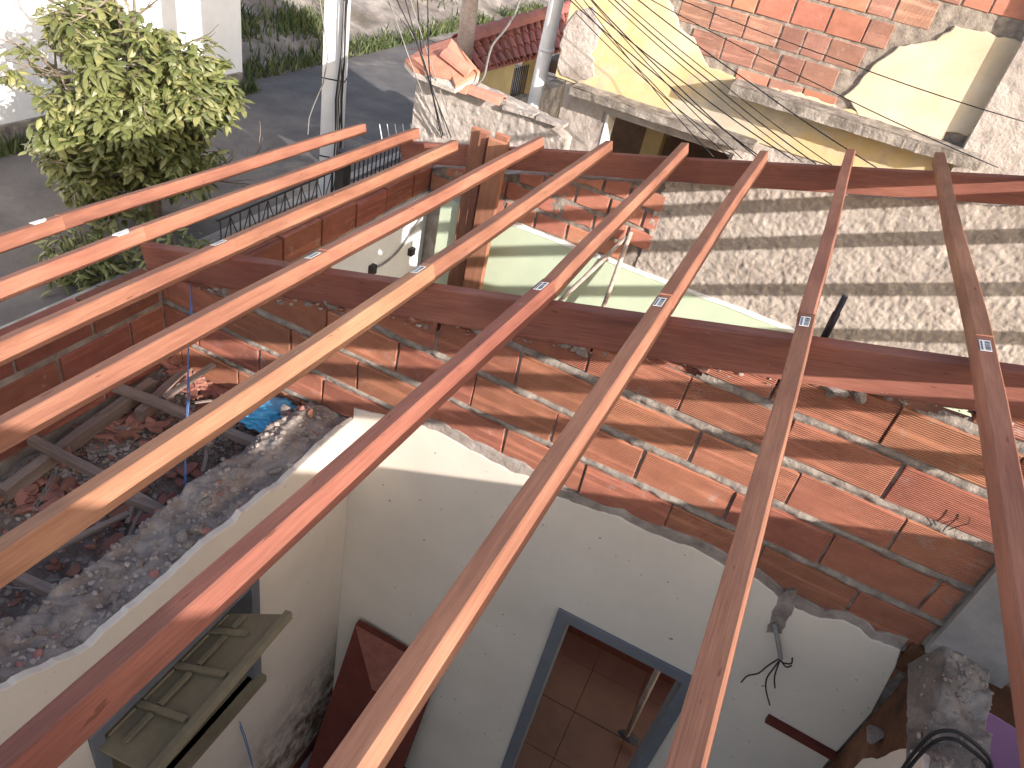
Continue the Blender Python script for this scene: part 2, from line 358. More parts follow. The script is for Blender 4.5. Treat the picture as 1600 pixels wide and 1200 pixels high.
# ------------------------------------------------------------------ ground, road, bank
ZG = -5.4
g0 = sheet('ground', M_earth, None, lambda A, B, H: (A, B, H), -90, 60, -40, 140, 2.2, lambda A, B: ZG - .05 + 0 * A); tag(g0, kind='structure')
rd = sheet('road', M_road, None, lambda A, B, H: (A, B, H), -11.6, -6.9, -4, 60, .25, lambda A, B: ZG + .02 + .03 * fbm(A * .7, B * .7, 3)); tag(rd, kind='structure')
def bank_h(A, B):
    up = np.clip((-11.3 - A) / 7.0, 0, 1); return ZG - .02 + 2.6 * up ** 1.2 + .5 * fbm(A * .5, B * .5, 4, 2) * np.clip((-11.3 - A) / .8, 0, 1) + .10 * fbm(A * 3, B * 3, 3, 4)
bk = sheet('roadside_bank', M_earth, None, lambda A, B, H: (A, B, H), -40, -11.35, 12.75, 50, .16, bank_h); tag(bk, kind='structure')
pv = sheet('pavement', M_earth, None, lambda A, B, H: (A, B, H), -6.9, -2.8, -4, 20, .12, lambda A, B: ZG + .12 + .05 * fbm(A * 3, B * 3, 3, 1)); tag(pv, kind='structure')
kb = MB(); kb.box(-7.05, -6.88, -4, 40, ZG - .1, ZG + .16); tag(kb.obj('kerb', M_conc), kind='structure')
# sandy strip of unpaved road farther up the street
tag(sheet('unpaved_road', M_earth, None, lambda A, B, H: (A, B, H), -11.6, -6.0, 19, 60, .3, lambda A, B: ZG + .045 + .05 * fbm(A, B, 3, 5), keep=lambda A, B: (B > 20.5 + 1.6 * fbm(A * .8, A * .3, 3, 3)).astype(bool)), kind='structure')

def grass(name, label, n, place, hmin, hmax):
    m = MB()
    for _ in range(n):
        p = place()
        if p is None: continue
        x, y, z = p; h = random.uniform(hmin, hmax); a = random.uniform(0, 6.28); wv = random.uniform(.012, .03); lx, ly = random.gauss(0, .35) * h, random.gauss(0, .35) * h
        dx, dy = math.cos(a) * wv, math.sin(a) * wv
        m.add([(x - dx, y - dy, z), (x + dx, y + dy, z), (x + lx * .5 + dx * .7, y + ly * .5 + dy * .7, z + h * .6), (x + lx, y + ly, z + h)], [(0, 1, 2), (0, 2, 3)])
    me = bpy.data.meshes.new(name); me.from_pydata(m.v, [], m.f); o = link(name, me, M_grass); tag(o, label, 'grass', kind='stuff')
def bz(x, y): return float(bank_h(np.array([[x]]), np.array([[y]]))[0, 0])
def gp():
    if random.random() < .55:
        y = random.uniform(4, 34); x = -11.42 - abs(random.gauss(0, .30 if y > 12.3 else .12)); 
        if vnoise(np.array([y * .9 + 3]), np.array([2.5]), 4)[0] < .42: return None
    else:
        cx, cy = random.choice([(-13.2, 14.2), (-14.5, 19), (-13.6, 23.5), (-16, 17), (-12.9, 16.6)]); x, y = random.gauss(cx, .35), random.gauss(cy, .6)
    if y < 12.8: x = -11.15 + random.uniform(0, .25)
    return (x, y, bz(x, y) if y > 12.8 else ZG + .02)
grass('roadside_grass', 'green grass growing along the far edge of the street', 8000, gp, .08, .34)

# white wall across the street
ww = thing('street_wall', 'sunlit white wall across the street behind the tree', 'wall', (-11.3, 7, ZG))
MB().box(-11.6, -11.3, -6, 12.7, ZG - .2, 1.2).obj('wall_face', M_street_white, ww)
MB().box(-11.66, -11.24, -6, 12.76, 1.2, 1.3).obj('coping', M_conc, ww)
MB().box(-11.298, -11.2, -6, 12.6, ZG - .2, ZG + .35, .02).obj('footing', M_conc_d, ww)

# ------------------------------------------------------------------ tree
def leaf_mesh(L, Wd):
    return ([(0, 0, 0), (-Wd * .5, L * .3, -.1 * L), (0, L * .35, .0), (Wd * .5, L * .3, -.1 * L), (-Wd * .42, L * .68, -.24 * L), (0, L * .7, -.13 * L), (Wd * .42, L * .68, -.24 * L), (0, L, -.42 * L)],
            [(0, 2, 1), (0, 3, 2), (1, 2, 5, 4), (2, 3, 6, 5), (4, 5, 7), (5, 6, 7)])
def rot_to(az, pitch, roll): return Matrix.Rotation(az, 3, 'Z') @ Matrix.Rotation(pitch, 3, 'X') @ Matrix.Rotation(roll, 3, 'Y')
def make_tree():
    base = Vector((-7.9, 7.05, ZG)); cr = Vector((-8.0, 6.95, -3.75))
    t = thing('street_tree', 'bushy street tree with large drooping yellow green leaves beside the road', 'tree', base)
    tr = MB(); tr.tube([base, base + Vector((.05, .0, .8)), base + Vector((.0, .05, 1.6)), base + Vector((-.05, -.1, 2.2))], [.10, .085, .07, .04], 8).obj('trunk', M_bark, t, True)
    tips = []; lm = MB(); tw = MB()
    def branch(p, d, L, r, lev):
        q = p; pts = [p]; rs = [r]
        for i in range(4):
            d = (d + Vector((random.gauss(0, .16), random.gauss(0, .16), random.gauss(.05, .12)))).normalized(); q = q + d * L / 4; pts.append(q); rs.append(r * (1 - .17 * (i + 1)))
            if lev < 3 and i >= 1:
                for _ in range(2 if lev < 2 else 1):
                    dd = (d + Vector((random.gauss(0, .75), random.gauss(0, .75), random.gauss(.1, .5)))).normalized(); branch(q, dd, L * random.uniform(.45, .68), r * .5, lev + 1)
            if lev >= 2: tips.append((q, d))
        lm.tube(pts, rs, 5 if lev < 2 else 4)
    for k in range(15):
        a = k * 2 * math.pi * 3 / 15 + random.uniform(-.3, .3); z = random.uniform(.35, 2.1)
        branch(base + Vector((0, 0, z)), Vector((math.cos(a), math.sin(a), random.uniform(.1, .8))).normalized(), random.uniform(.8, 1.1), .034, 1)
    for k in range(3): branch(base + Vector((0, 0, 2.0)), Vector((random.gauss(0, .4), random.gauss(0, .4), 1)).normalized(), 1.3, .038, 1)
    lm.obj('limbs', M_bark, t)
    # leaf whorls at the twig tips, leaf-sized faces through the whole crown
    V, Fc = leaf_mesh(.16, .075); Lv = []
    sub = [(p, d) for p, d in tips if (p - cr).length < 1.35]
    random.shuffle(sub)
    for p, d in sub:
        lp = (p - cr); 
        if vnoise(np.array([p.x * 1.4 + 20]), np.array([p.z * 1.4 + p.y * .9 + 20]), 3)[0] < .25: continue
        n = random.randint(5, 9)
        for i in range(n):
            az = random.uniform(0, 6.28); s = random.uniform(.7, 1.25); Lv.append((p + Vector((random.gauss(0, .05), random.gauss(0, .05), random.gauss(0, .05))), rot_to(az, random.uniform(-.75, .45), random.uniform(-.5, .5)), s))
    k = 0
    while k < 460:
        d = Vector((random.gauss(0, 1), random.gauss(0, 1), random.gauss(0, 1))).normalized() * random.random() ** .38; p = cr + Vector((d.x * 1.08, d.y * 1.15, d.z * 1.70 - .12))
        if p.z < ZG + .45 or vnoise(np.array([p.x * 1.5 + 20]), np.array([p.z * 1.5 + p.y * .9 + 20]), 3)[0] < .53: k += .08; continue
        k += 1; tw.tube([p - d * .22 - Vector((0, 0, .10)), p], [.007, .004], 4)
        for i in range(random.randint(6, 10)): Lv.append((p + Vector((random.gauss(0, .045), random.gauss(0, .045), random.gauss(0, .045))), rot_to(random.uniform(0, 6.28), random.uniform(-.75, .45), random.uniform(-.5, .5)), random.uniform(.7, 1.25)))
    tw.obj('twigs', M_bark, t)['kind'] = 'stuff'
    Lv.sort(key=lambda q: q[0].length)
    print('leaves', len(Lv), 'tips', len(tips))
    Lv = Lv[:22000]
    lme = []
    for k in range(3):
        me = bpy.data.meshes.new('leaf'); s = (.85, 1, 1.15)[k]; me.from_pydata([tuple(Vector(v) * s) for v in V], [], Fc); me.materials.append(M_leaf); lme.append(me)
    for i, (p, Rm, s) in enumerate(Lv[:290]):
        M = Matrix.Translation(p) @ Rm.to_4x4(); link('leaf', lme[i % 3], None, t, M)
    m = MB()
    for p, Rm, s in Lv[290:]: m.add([p + Rm @ (Vector(v) * s) for v in V], Fc)
    me = bpy.data.meshes.new('crown'); me.from_pydata(m.v, [], m.f); o = link('crown', me, M_leaf, t); o['kind'] = 'stuff'
make_tree()
# low shrubs beneath the tree
def shrub(name, label, c, r, n):
    t = thing(name, label, 'shrub', c); V, Fc = leaf_mesh(.16, .05); m = MB(); st = MB()
    for k in range(9):
        a = random.uniform(0, 6.28); e = Vector(c) + Vector((math.cos(a) * r * .7, math.sin(a) * r * .7, r * random.uniform(.5, 1.3))); st.tube([c, (Vector(c) + e) / 2 + Vector((0, 0, .1)), e], [.018, .012, .006], 4)
    for i in range(n):
        d = Vector((random.gauss(0, 1), random.gauss(0, 1), random.gauss(.3, .8))); d = d.normalized() * r * random.uniform(.4, 1.05); d.z = abs(d.z) * 1.2
        Rm = rot_to(random.uniform(0, 6.28), random.uniform(-.7, .5), random.uniform(-.5, .5)); m.add([Vector(c) + d + Rm @ Vector(v) for v in V], Fc)
    st.obj('stem', M_bark, t); me = bpy.data.meshes.new('foliage'); me.from_pydata(m.v, [], m.f); o = link('foliage', me, M_leaf, t); o['kind'] = 'stuff'
shrub('leafy_shrub', 'dark leafy shrub under the tree, at the left edge of the photo', (-7.5, 5.6, ZG + .05), .55, 420)
shrub('leafy_shrub', 'dark leafy shrub growing behind the concrete ledge under the first rafter end', (-6.6, 6.2, ZG + .05), .55, 420)

# ------------------------------------------------------------------ street post, pipe, wooden pole, cables
post = thing('concrete_post', 'tall white concrete power post with cables tied down its side', 'post', (-5.75, 8.1, ZG))
RZ = Matrix.Rotation(math.radians(24), 3, 'Z')
MB().obox((-5.75, 8.1, -1), RZ @ Vector((.135, 0, 0)), RZ @ Vector((0, .09, 0)), (0, 0, 4.4)).obj('shaft', M_post, post)
for z in (-2.9, -3.9, -1.5): MB().obox((-5.75, 8.1, z), RZ @ Vector((.143, 0, 0)), RZ @ Vector((0, .098, 0)), (0, 0, .007)).obj('strap', M_iron, post)
bund = []
for k in range(7):
    x0 = -5.585 + random.uniform(-.02, .07); pts = []
    for i in range(14):
        z = 1.6 - i * .47; pts.append((x0 + random.uniform(-.022, .022) + (.05 if i > 9 else 0) * random.uniform(-1, 1), 8.02 - .02 * k * .5 + random.uniform(-.02, .02), z))
    o = MB().tube(pts, random.choice([.007, .01, .013]), 5).obj('hanging_cable', M_cable if k % 3 else M_cable_g); tag(o, 'cable running loosely down the side of the white concrete post', 'cable', 'cables down the white post')
o = MB().tube([at_y(*q, 7.7) for q in ((500, 0), (506, 40), (512, 90), (505, 130), (490, 165), (483, 185), (481, 210))], .008, 5).obj('loose_cable', M_cable_g); tag(o, 'thin loose grey cable curling out to the left of the concrete post', 'cable')
wp = MB().tube([at_y(724, 95, 8.1), at_y(729, 50, 8.12), at_y(735, 0, 8.12), at_y(745, -90, 8.1), at_y(760, -260, 8.1)], [.10, .095, .09, .085, .08], 10).obj('wooden_pole', M_grey_wood, None, True)
tag(wp, 'weathered wooden pole rising from behind the pink tiled pillar cap', 'pole')
pp = thing('steel_pipe', 'tall pale grey steel pipe standing behind the rough garden wall', 'pipe', at_y(832, 178, 7.45))
MB().tube([at_y(829, 195, 7.45), at_y(832, 175, 7.45), at_y(870, 0, 7.45), at_y(900, -140, 7.45)], .072, 14).obj('pipe_shaft', M_metal_g, pp, True)
MB().tube([at_y(853, 80, 7.45), at_y(854.5, 74, 7.45)], .077, 14).obj('collar', M_metal_g, pp, True)

def cable(name, label, pix, r=.008, m=M_cable, group=None, sub=6, sag=0):
    P = [at_y(x, y, Y) for x, y, Y in pix]; pts = []
    for a, b in zip(P, P[1:]):
        for k in range(sub):
            t = k / sub; p = a.lerp(b, t); p.z -= sag * 4 * t * (1 - t); pts.append(p)
    pts.append(P[-1]); pts = curve(P, sub) if not sag else pts; o = MB().tube(pts, r, 5).obj(name, m, None, True); return tag(o, label, 'cable', group)
for a, b, c in (((600, -5), (655, 75), (700, 215)), ((618, -5), (662, 95), (690, 215)), ((632, -5), (665, 110), (705, 215)), ((640, -5), (670, 90), (712, 212)), ((652, -5), (656, 60), (660, 85)), ((668, -5), (672, 120), (692, 212)), ((606, -5), (650, 120), (686, 205))):
    cable('drop_cable', 'thin cable dropping in front of the rough garden wall', [(a[0], a[1], 6.6), (b[0], b[1], 6.75), (c[0], c[1], 6.9)], .0065, M_cable_g if a[0] in (606, 640, 600) else M_cable, 'cables dropping past the garden wall')
cable('grey_tube', 'pale grey curved tube rising from the pink coping tiles', [(742, 137, 6.95), (756, 120, 6.95), (762, 95, 6.95), (770, 70, 6.95), (790, 45, 6.95), (805, 20, 6.95), (815, -10, 6.95)], .012, M_cable_g)
fan = [((880, -10), (1195, 250)), ((905, -10), (1115, 245)), ((915, -10), (1160, 248)), ((925, 0), (1190, 252)), ((940, -10), (1255, 254)), ((960, -10), (1300, 258)), ((985, -10), (1370, 262)), ((900, 20), (1105, 205)), ((1000, -10), (1560, 262)), ((920, 10), (1240, 250)), ((1040, -10), (1600, 190)), ((890, -10), (1140, 246)), ((950, -10), (1275, 256))]
for i, (a, b) in enumerate(fan):
    m_ = ((a[0] + b[0]) / 2, (a[1] + b[1]) / 2 + 7)
    ordn = ['second', 'seventh', 'eighth', 'sixth', 'fourth', 'third', 'fifth', 'ninth', 'second', 'first', 'top']
    cable('service_cable', ('black service cable ending at the lower ledge, ' if b[0] < 1200 else 'black service cable running far right over the facade, ') + ['ending beyond the ledge end', 'lower left one', 'ending left of the seventh purlin', 'just above its twin', 'ending by the seventh purlin end', 'ending between seventh and eighth purlins', 'ending right of the eighth purlin', 'lowest and shortest one', 'crossing the pale render patch', 'ending just right of the seventh purlin', 'highest of the fan', 'ending left of the sixth purlin end', 'ending halfway between seventh and eighth purlins'][i], [(a[0], a[1], 6.62), (m_[0], m_[1], 6.3), (b[0], b[1], 5.9)], (.0038 if i % 3 else .005), M_cable, 'service cables across the facade', 5, .012)

# ------------------------------------------------------------------ garden wall with tile caps, porch roof beyond
YN = 7.0
nw = thing('garden_wall', 'rough grey garden wall with a pink tiled pillar cap at its left end', 'wall', (-3.2, YN, ZG))
xa, xb = -3.97, -2.24
def n3(a, b, d): return (a, YN - d, b)
ztop = lambda x: -2.06 - .19 * (x + 3.3)
outl = [(xa, ZG), (xb, ZG), (xb, -2.33), (-2.55, -2.19), (-3.2, -2.13), (-3.45, -2.10), (-3.45, -1.98), (xa + .02, -2.02)]
link('wall_body', prism(rag(outl, .08, .006, skip=(0, 1, 7)), n3, -.16, 0, .01), M_chap_g, nw)
sheet('rough_render', M_chap_g, nw, lambda A, B, H: (A, YN - .012 - H, B), xa + .012, xb - .012, -3.6, -2.0, .012, lambda A, B: .035 * np.abs(fbm(A * 9, B * 9, 4, 1)) + .02 * fbm(A * 30, B * 30, 2, 3), keep=lambda A, B: (B < np.where(A < -3.46, -2.04, -2.13 - .17 * (A + 3.3)))).__setitem__('kind', 'stuff')
def barrel(name, p0, p1, r0, r1, m, parent, th=.012, side=Vector((1, 0, 0)), n=7, a0=-1.35, a1=1.35):
    p0, p1 = Vector(p0), Vector(p1); d = (p1 - p0).normalized(); s = (side - d * side.dot(d)).normalized(); u = s.cross(d).normalized()
    if u.z < 0: u = -u
    mb = MB(); vs = []
    for p, r in ((p0, r0), (p1, r1)):
        for q in (0, th):
            for k in range(n): a = a0 + (a1 - a0) * k / (n - 1); vs.append(p + s * math.sin(a) * (r - q) + u * (math.cos(a) * (r - q) - r * .35))
    fs = []
    for k in range(n - 1):
        fs += [(k, k + 1, 2 * n + k + 1, 2 * n + k), (n + k, 3 * n + k, 3 * n + k + 1, n + k + 1), (k, n + k, n + k + 1, k + 1), (2 * n + k, 2 * n + k + 1, 3 * n + k + 1, 3 * n + k)]
    fs += [(0, 2 * n, 3 * n, n), (n - 1, 2 * n - 1, 4 * n - 1, 3 * n - 1)]
    mb.add(vs, fs); return mb.obj(name, m, parent)
# coping tiles along the sloping top
for a, b in (((684, 128), (735, 143)), ((731, 140), (786, 160))):
    barrel('coping_tile', at_y(*a, YN - .06), at_y(*b, YN - .06), .085, .10, M_tile_p, nw, .014, Vector((0, 1, 0)))
for a, b in (((790, 166), (838, 180)), ((842, 182), (884, 196))):
    p, q = at_y(*a, YN - .02), at_y(*b, YN - .02); MB().obox((p + q) / 2, (q - p) / 2, (0, .07, 0), (0, 0, .018)).obj('coping_slab', M_chap_g, nw)
# pyramid cap of four tiles on the pillar
q_ = {'a': at_y(633, 92, YN - .16), 'b': at_y(646, 108, YN - .22), 'c': at_y(712, 134, YN - .22), 'd': at_y(750, 112, YN + .05), 'e': at_y(706, 60, YN + .25), 'f': at_y(668, 72, YN + .2)}
mid = (q_['a'] + q_['c'] + q_['d'] + q_['e'] + q_['f']) / 5 + Vector((0, 0, .05))
def plate(ps, up, th_=.03):
    m = MB(); n_ = len(ps); ps = [Vector(p) + Vector((0, 0, up)) for p in ps]; m.add(ps + [p - Vector((0, 0, th_)) for p in ps], [tuple(range(n_)), tuple(range(n_, 2 * n_))[::-1]] + [(i, (i + 1) % n_, (i + 1) % n_ + n_, i + n_) for i in range(n_)]); return m
for ps, up in (((q_['a'], q_['b'], q_['c'].lerp(mid, .3), mid), .0), ((mid, q_['c'], q_['d']), .004), ((mid, q_['d'], q_['e']), .0), ((mid, q_['e'], q_['f'], q_['a']), .003)): plate(ps, up, .035).obj('cap_tile', M_tile_p, nw)
barrel('cap_tile', mid + Vector((0, 0, .01)), q_['d'].lerp(q_['c'], .35) + Vector((0, 0, .02)), .085, .10, M_tile_p, nw, .014, (q_['d'] - q_['c']).normalized(), 7, -1.0, 1.0)
plate([q_[k] - Vector((0, 0, .035)) for k in 'abcdef'], 0, .04).obj('cap_bed', M_chap_g, nw)
p = at_y(718, 125, YN - .02); MB().box(p.x - .13, p.x + .10, YN - .05, YN + .2, -2.2, p.z + .02).obj('pillar_neck', M_whitetop, nw)

# porch roof and yellow walls farther up the street
pr = thing('tiled_porch_roof', 'dark red tiled roof of the yellow gateway beyond the garden wall', 'roof', (-4.5, 11, -2.6))
ridge0, ridge1 = at_z(716, 66, -2.35), at_z(890, 14, -2.35)
eave0 = at_z(748, 108, -2.62); eave1 = at_z(890, 72, -2.62)
nc = 15
for k in range(nc):
    t = (k + .5) / nc; a = ridge0.lerp(ridge1, t); b = eave0.lerp(eave1, t); rr = (eave1 - eave0).length / nc * .42
    for j in range(3):
        p0, p1 = a.lerp(b, j / 3), a.lerp(b, (j + 1) / 3 + .03); dz = Vector((0, 0, -.004 * j))
        barrel('roof_tile', p0 + dz, p1 + dz + Vector((0, 0, .015)), rr * .85, rr, M_tile, pr, .012, (ridge1 - ridge0).normalized(), 5)
for k in range(8):
    a, b = ridge0.lerp(ridge1, k / 8), ridge0.lerp(ridge1, (k + 1.12) / 8); barrel('ridge_tile', a + Vector((0, 0, .03)), b + Vector((0, 0, .055)), .12, .14, M_tile, pr, .014, Vector((1, 0, 0)), 6)
und = MB(); dz = Vector((0, 0, -.06)); far = Vector((-.75, 0, -.3)); und.add([ridge0 + dz, ridge1 + dz, eave1 + dz, eave0 + dz, ridge0 + far, ridge1 + far], [(0, 1, 2, 3), (0, 4, 5, 1)]); und.obj('roof_deck', M_tile, pr)
gw = thing('gateway_wall', 'shaded yellow gateway wall under the dark red tiled roof', 'wall', (-4.3, 10, ZG))
e0, e1 = eave0 + Vector((-.1, .1, 0)), eave1 + Vector((-.1, 0, 0)); d = (e1 - e0)
def gseg(t0, t1, zt, zb, nm, m_):
    a, b = e0 + d * t0, e0 + d * t1; nn = Vector((-.12, -.02, 0)); c = (a + b) / 2 + nn; c.z = (zt + zb) / 2; hd = (b - a) / 2; hd.z = 0
    MB().obox(c, hd, nn, (0, 0, (zt - zb) / 2)).obj(nm, m_, gw)
gseg(0, .42, -2.66, ZG, 'wall_panel', M_yel2); gseg(.70, .86, -2.64, ZG, 'pier', M_yel2); gseg(.42, .70, -3.3, ZG, 'low_panel', M_conc_d); gseg(.86, 1.3, -3.3, ZG, 'low_panel', M_conc_d)
for k in range(12):
    q = e0 + d * (.44 + .26 * k / 11) + Vector((-.12, 0, 0)); MB().tube([(q.x, q.y, -3.3), (q.x, q.y, -2.86)], .012, 5).obj('gate_bar', M_iron, gw)
MB().box(e0.x - .3, e0.x - .05, e0.y - .1, e0.y + .2, ZG, -2.7).obj('pier', M_yel2, gw)

# iron street gate and railing
ga = thing('iron_railing', 'black iron railing with vertical bars beside the concrete post', 'railing', (-5, 8, ZG))
for k in range(17):
    y = 7.35 + k * .095; MB().tube([(-5.0, y, -4.9), (-5.0, y, -3.47)], .009, 5).obj('bar', M_iron, ga)
for z in (-3.5, -4.85): MB().box(-5.015, -4.985, 7.3, 8.95, z - .012, z + .012).obj('rail', M_iron, ga)
MB().box(-5.06, -4.94, 7.22, 7.34, ZG, -3.4).obj('railing_post', M_iron, ga)
gb = thing('iron_gate', 'black iron gate panel with zigzag bars nearer than the railing', 'gate', (-5, 6.2, ZG))
for k in range(14):
    y = 5.25 + k * .14; MB().tube([(-5.0, y, -4.9), (-5.0, y, -3.62)], .008, 5).obj('bar', M_iron, gb)
    if k < 13: MB().tube([(-5.0, y, -3.62 if k % 2 else -3.95), (-5.0, y + .14, -3.95 if k % 2 else -3.62)], .007, 4).obj('brace', M_iron, gb)
for z in (-3.6, -3.97, -4.85): MB().box(-5.012, -4.988, 5.2, 7.2, z - .012, z + .012).obj('rail', M_iron, gb)
for k in range(5):
    p = at_y(597 + k * 12, 218, 7.2); o = MB().tube([p, p + Vector((-.05, 0, .16))], .006, 4).obj('steel_spike', M_metal_g); tag(o, 'thin steel spike sticking up beyond the second rafter end', 'spike', 'steel spikes by the street')
lg = MB(); lg.box(-4.16, -3.92, -1.5, 5.3, ZG, -3.25, .01); o = lg.obj('low_street_wall', M_conc); tag(o, 'low grey concrete wall with flat top along the street side of the house', 'wall')

# ------------------------------------------------------------------ neighbour's facade (faces us, parallel to the brick wall)
YF = 7.3; KF = YF
def fp(x, y): q = at_y(x, y, YF); return (q.x, q.z)
def f3(a, b, d): return (a, YF - d, b)
fa = thing('neighbour_facade', 'peeling yellow two storey house with bare clay bricks on its upper wall', 'house', (0, YF, ZG))
xl = fp(872, 100)[0]; z1 = fp(890, 128)[1]
op = [fp(938, 172), fp(1128, 240)]
zo = fp(940, 176)[1]; xo0, xo1 = fp(936, 230)[0], fp(1140, 243)[0]
core = MB(); core.box(xl, 6, YF + .0, YF + .2, z1, 3.4); core.obj('upper_wall', M_mortar, fa)
core = MB(); core.box(xl + .12, xo0, YF, YF + .24, ZG, z1); core.box(xo1, 6, YF, YF + .2, ZG, z1); core.box(xo0, xo1, YF + .003, YF + .197, zo, z1)
core.obj('lower_wall', M_chap_g, fa)
sheet('rough_render', M_chap_g, fa, lambda A, B, H: (A, YF - .01 - H, B), xl + .13, 3, ZG, z1, .022, lambda A, B: .04 * np.abs(fbm(A * 7, B * 7, 4, 2)) + .02 * fbm(A * 25, B * 25, 2, 3), keep=lambda A, B: ~((A > xo0 - .02) & (A < xo1 + .02) & (B < zo + .02)))['kind'] = 'stuff'
MB().box(xo0 - .002, xo0 + .02, YF - .01, YF + .26, ZG, zo).obj('opening_reveal', M_whitetop, fa)
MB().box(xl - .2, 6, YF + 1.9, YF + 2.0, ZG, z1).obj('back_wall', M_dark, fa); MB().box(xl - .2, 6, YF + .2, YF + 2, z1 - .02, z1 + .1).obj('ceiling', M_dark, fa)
p = at_y(1018, 225, YF + .9); MB().box(p.x - .1, p.x + .1, YF + .9, YF + 1.1, ZG, z1 - .03).obj('inner_pillar', M_yel2, fa)
p = at_y(875, 170, YF + .9); MB().box(xl - .2, xl - .05, YF + .9, YF + 1.1, ZG, z1 - .03).obj('inner_pillar', M_yel2, fa)
# yellow paint layer, left part of the upper wall
yl = [fp(866, 118), fp(893, -120), fp(1010, -120), fp(1045, 0), fp(1062, 42), fp(1090, 70), fp(1108, 105), fp(1145, 118), fp(1330, 170), fp(1480, 235), fp(1540, 330), fp(1200, 330), fp(1180, 238), fp(905, 135)]
yl = [(max(xl + .004, x), max(z1 + .004, z)) for x, z in yl]
link('yellow_plaster', prism(rag(yl, .05, .010, skip=(0, 8, 9, 10, 11, 12, 13)), f3, -.002, .028, .006), M_yellow, fa)
# mouldy grey patch at the corner
gpz = [fp(872, 100), fp(885, 40), fp(905, 15), fp(930, 10), fp(940, 50), fp(925, 85), fp(930, 118), fp(905, 128), fp(880, 118)]
link('grey_patch', prism(rag([(max(xl + .008, x), max(z1 + .008, z)) for x, z in gpz], .04, .01), f3, .02, .042, .006), M_chap_g, fa)
# pale render patch on the right
pc = [fp(1333, 138), fp(1372, 95), fp(1404, 72), fp(1440, 66), fp(1462, 62), fp(1492, 40), fp(1540, 48), fp(1597, 66), fp(1590, 100), fp(1512, 212), fp(1478, 205), fp(1465, 225), fp(1340, 180), fp(1318, 150)]
link('pale_plaster', prism(rag(pc, .04, .007), f3, -.002, .032, .007), M_palec, fa)
sheet('mortar', M_mortar, fa, lambda A, B, H: (A, YF - .004 - H, B), fp(1000, 0)[0] - .4, 2.2, -1.9, .9, .016, lambda A, B: .02 * np.abs(fbm(A * 9, B * 9, 4, 5)))['kind'] = 'stuff'
# bare bricks of the facade
bh, ph = .185, .212; z0 = fp(1320, 62)[1]; nb_ = 0
exq = [fp(1030, -80), fp(1058, 20), fp(1082, 60), fp(1100, 100), fp(1150, 128), fp(1230, 165), fp(1325, 182), fp(1338, 140), fp(1375, 95), fp(1405, 70), fp(1462, 58), fp(1495, 36), fp(1602, 62), fp(1640, 80), fp(1700, -120)]
def inside(p, poly):
    c = False; n = len(poly)
    for i in range(n):
        a, b = poly[i], poly[i - 1]
        if (a[1] > p[1]) != (b[1] > p[1]) and p[0] < (b[0] - a[0]) * (p[1] - a[1]) / (b[1] - a[1]) + a[0]: c = not c
    return c
for r in range(-6, 8):
    zb = z0 + .012 + r * ph; x = -1.75 + (r * .13) % .3
    while x < 2.0:
        L = random.choice([.285, .285, .285, .19, .19]) if r < 2 else random.choice([.285, .285, .19]); ctr = (x + L / 2, zb + bh / 2)
        if inside(ctr, exq) and inside((x + .04, ctr[1]), exq) and inside((x + L - .04, ctr[1]), exq):
            j = lambda: random.uniform(-.004, .004); pl = [(x + j(), zb + j()), (x + L + j(), zb + j()), (x + L + j(), zb + bh + j()), (x + j(), zb + bh + j())]
            o = link('brick', prism(pl, f3, -.02, .016 + random.uniform(-.005, .007), .006), M_brick_f if random.random() > .25 else M_brick_old, fa); nb_ += 1
        x += L + .016
print('facade bricks', nb_)
# the two weathered concrete slabs
def slab(name, label, A, B, th, dep, dy0=0):
    a, b = at_y(*A, YF), at_y(*B, YF); t = thing(name, label, 'ledge', (a + b) / 2); zt = (a.z + b.z) / 2
    n = int((b.x - a.x) / .02); 
    def to3(Aa, Bb, H): return Aa, YF - Bb, zt + H
    pl = rag([(a.x, YF + .05), (a.x + .03, YF - dep), (b.x, YF - dep), (b.x + .02, YF + .05)], .035, .004, skip=(3,))
    link('slab_body', prism(pl, lambda x, y, d: (x, y, zt - th + d), 0, th, .015), M_conc_d, t)
    sheet('weathered_top', M_conc_d, t, to3, a.x + .03, b.x - .02, 0.0, dep + .012, .012, lambda Aa, Bb: .004 + .03 * np.abs(fbm(Aa * 8, Bb * 8, 4, 6)))['kind'] = 'stuff'
    sheet('weathered_front', M_conc_d, t, lambda Aa, Bb, H: (Aa, YF - dep - .004 - H, zt + Bb), a.x + .03, b.x, -th + .004, .006, .012, lambda Aa, Bb: .022 * np.abs(fbm(Aa * 11, Bb * 11, 4, 2)))['kind'] = 'stuff'
    return zt
slab('concrete_ledge', 'lower mossy concrete ledge under the yellow paint, its right end free', (902, 128), (1186, 218), .07, .26)
slab('concrete_ledge', 'upper mossy concrete ledge across the bare brick facade', (1150, 118), (1530, 240), .09, .30)
# projecting grey pier at right, its shadow falls on the pale render
q = at_y(1516, 214, YF - .13); MB().box(q.x, q.x + 2.5, YF - .12, YF - .003, -2.2, 2.5).obj('projecting_pier', M_chap_g, fa)

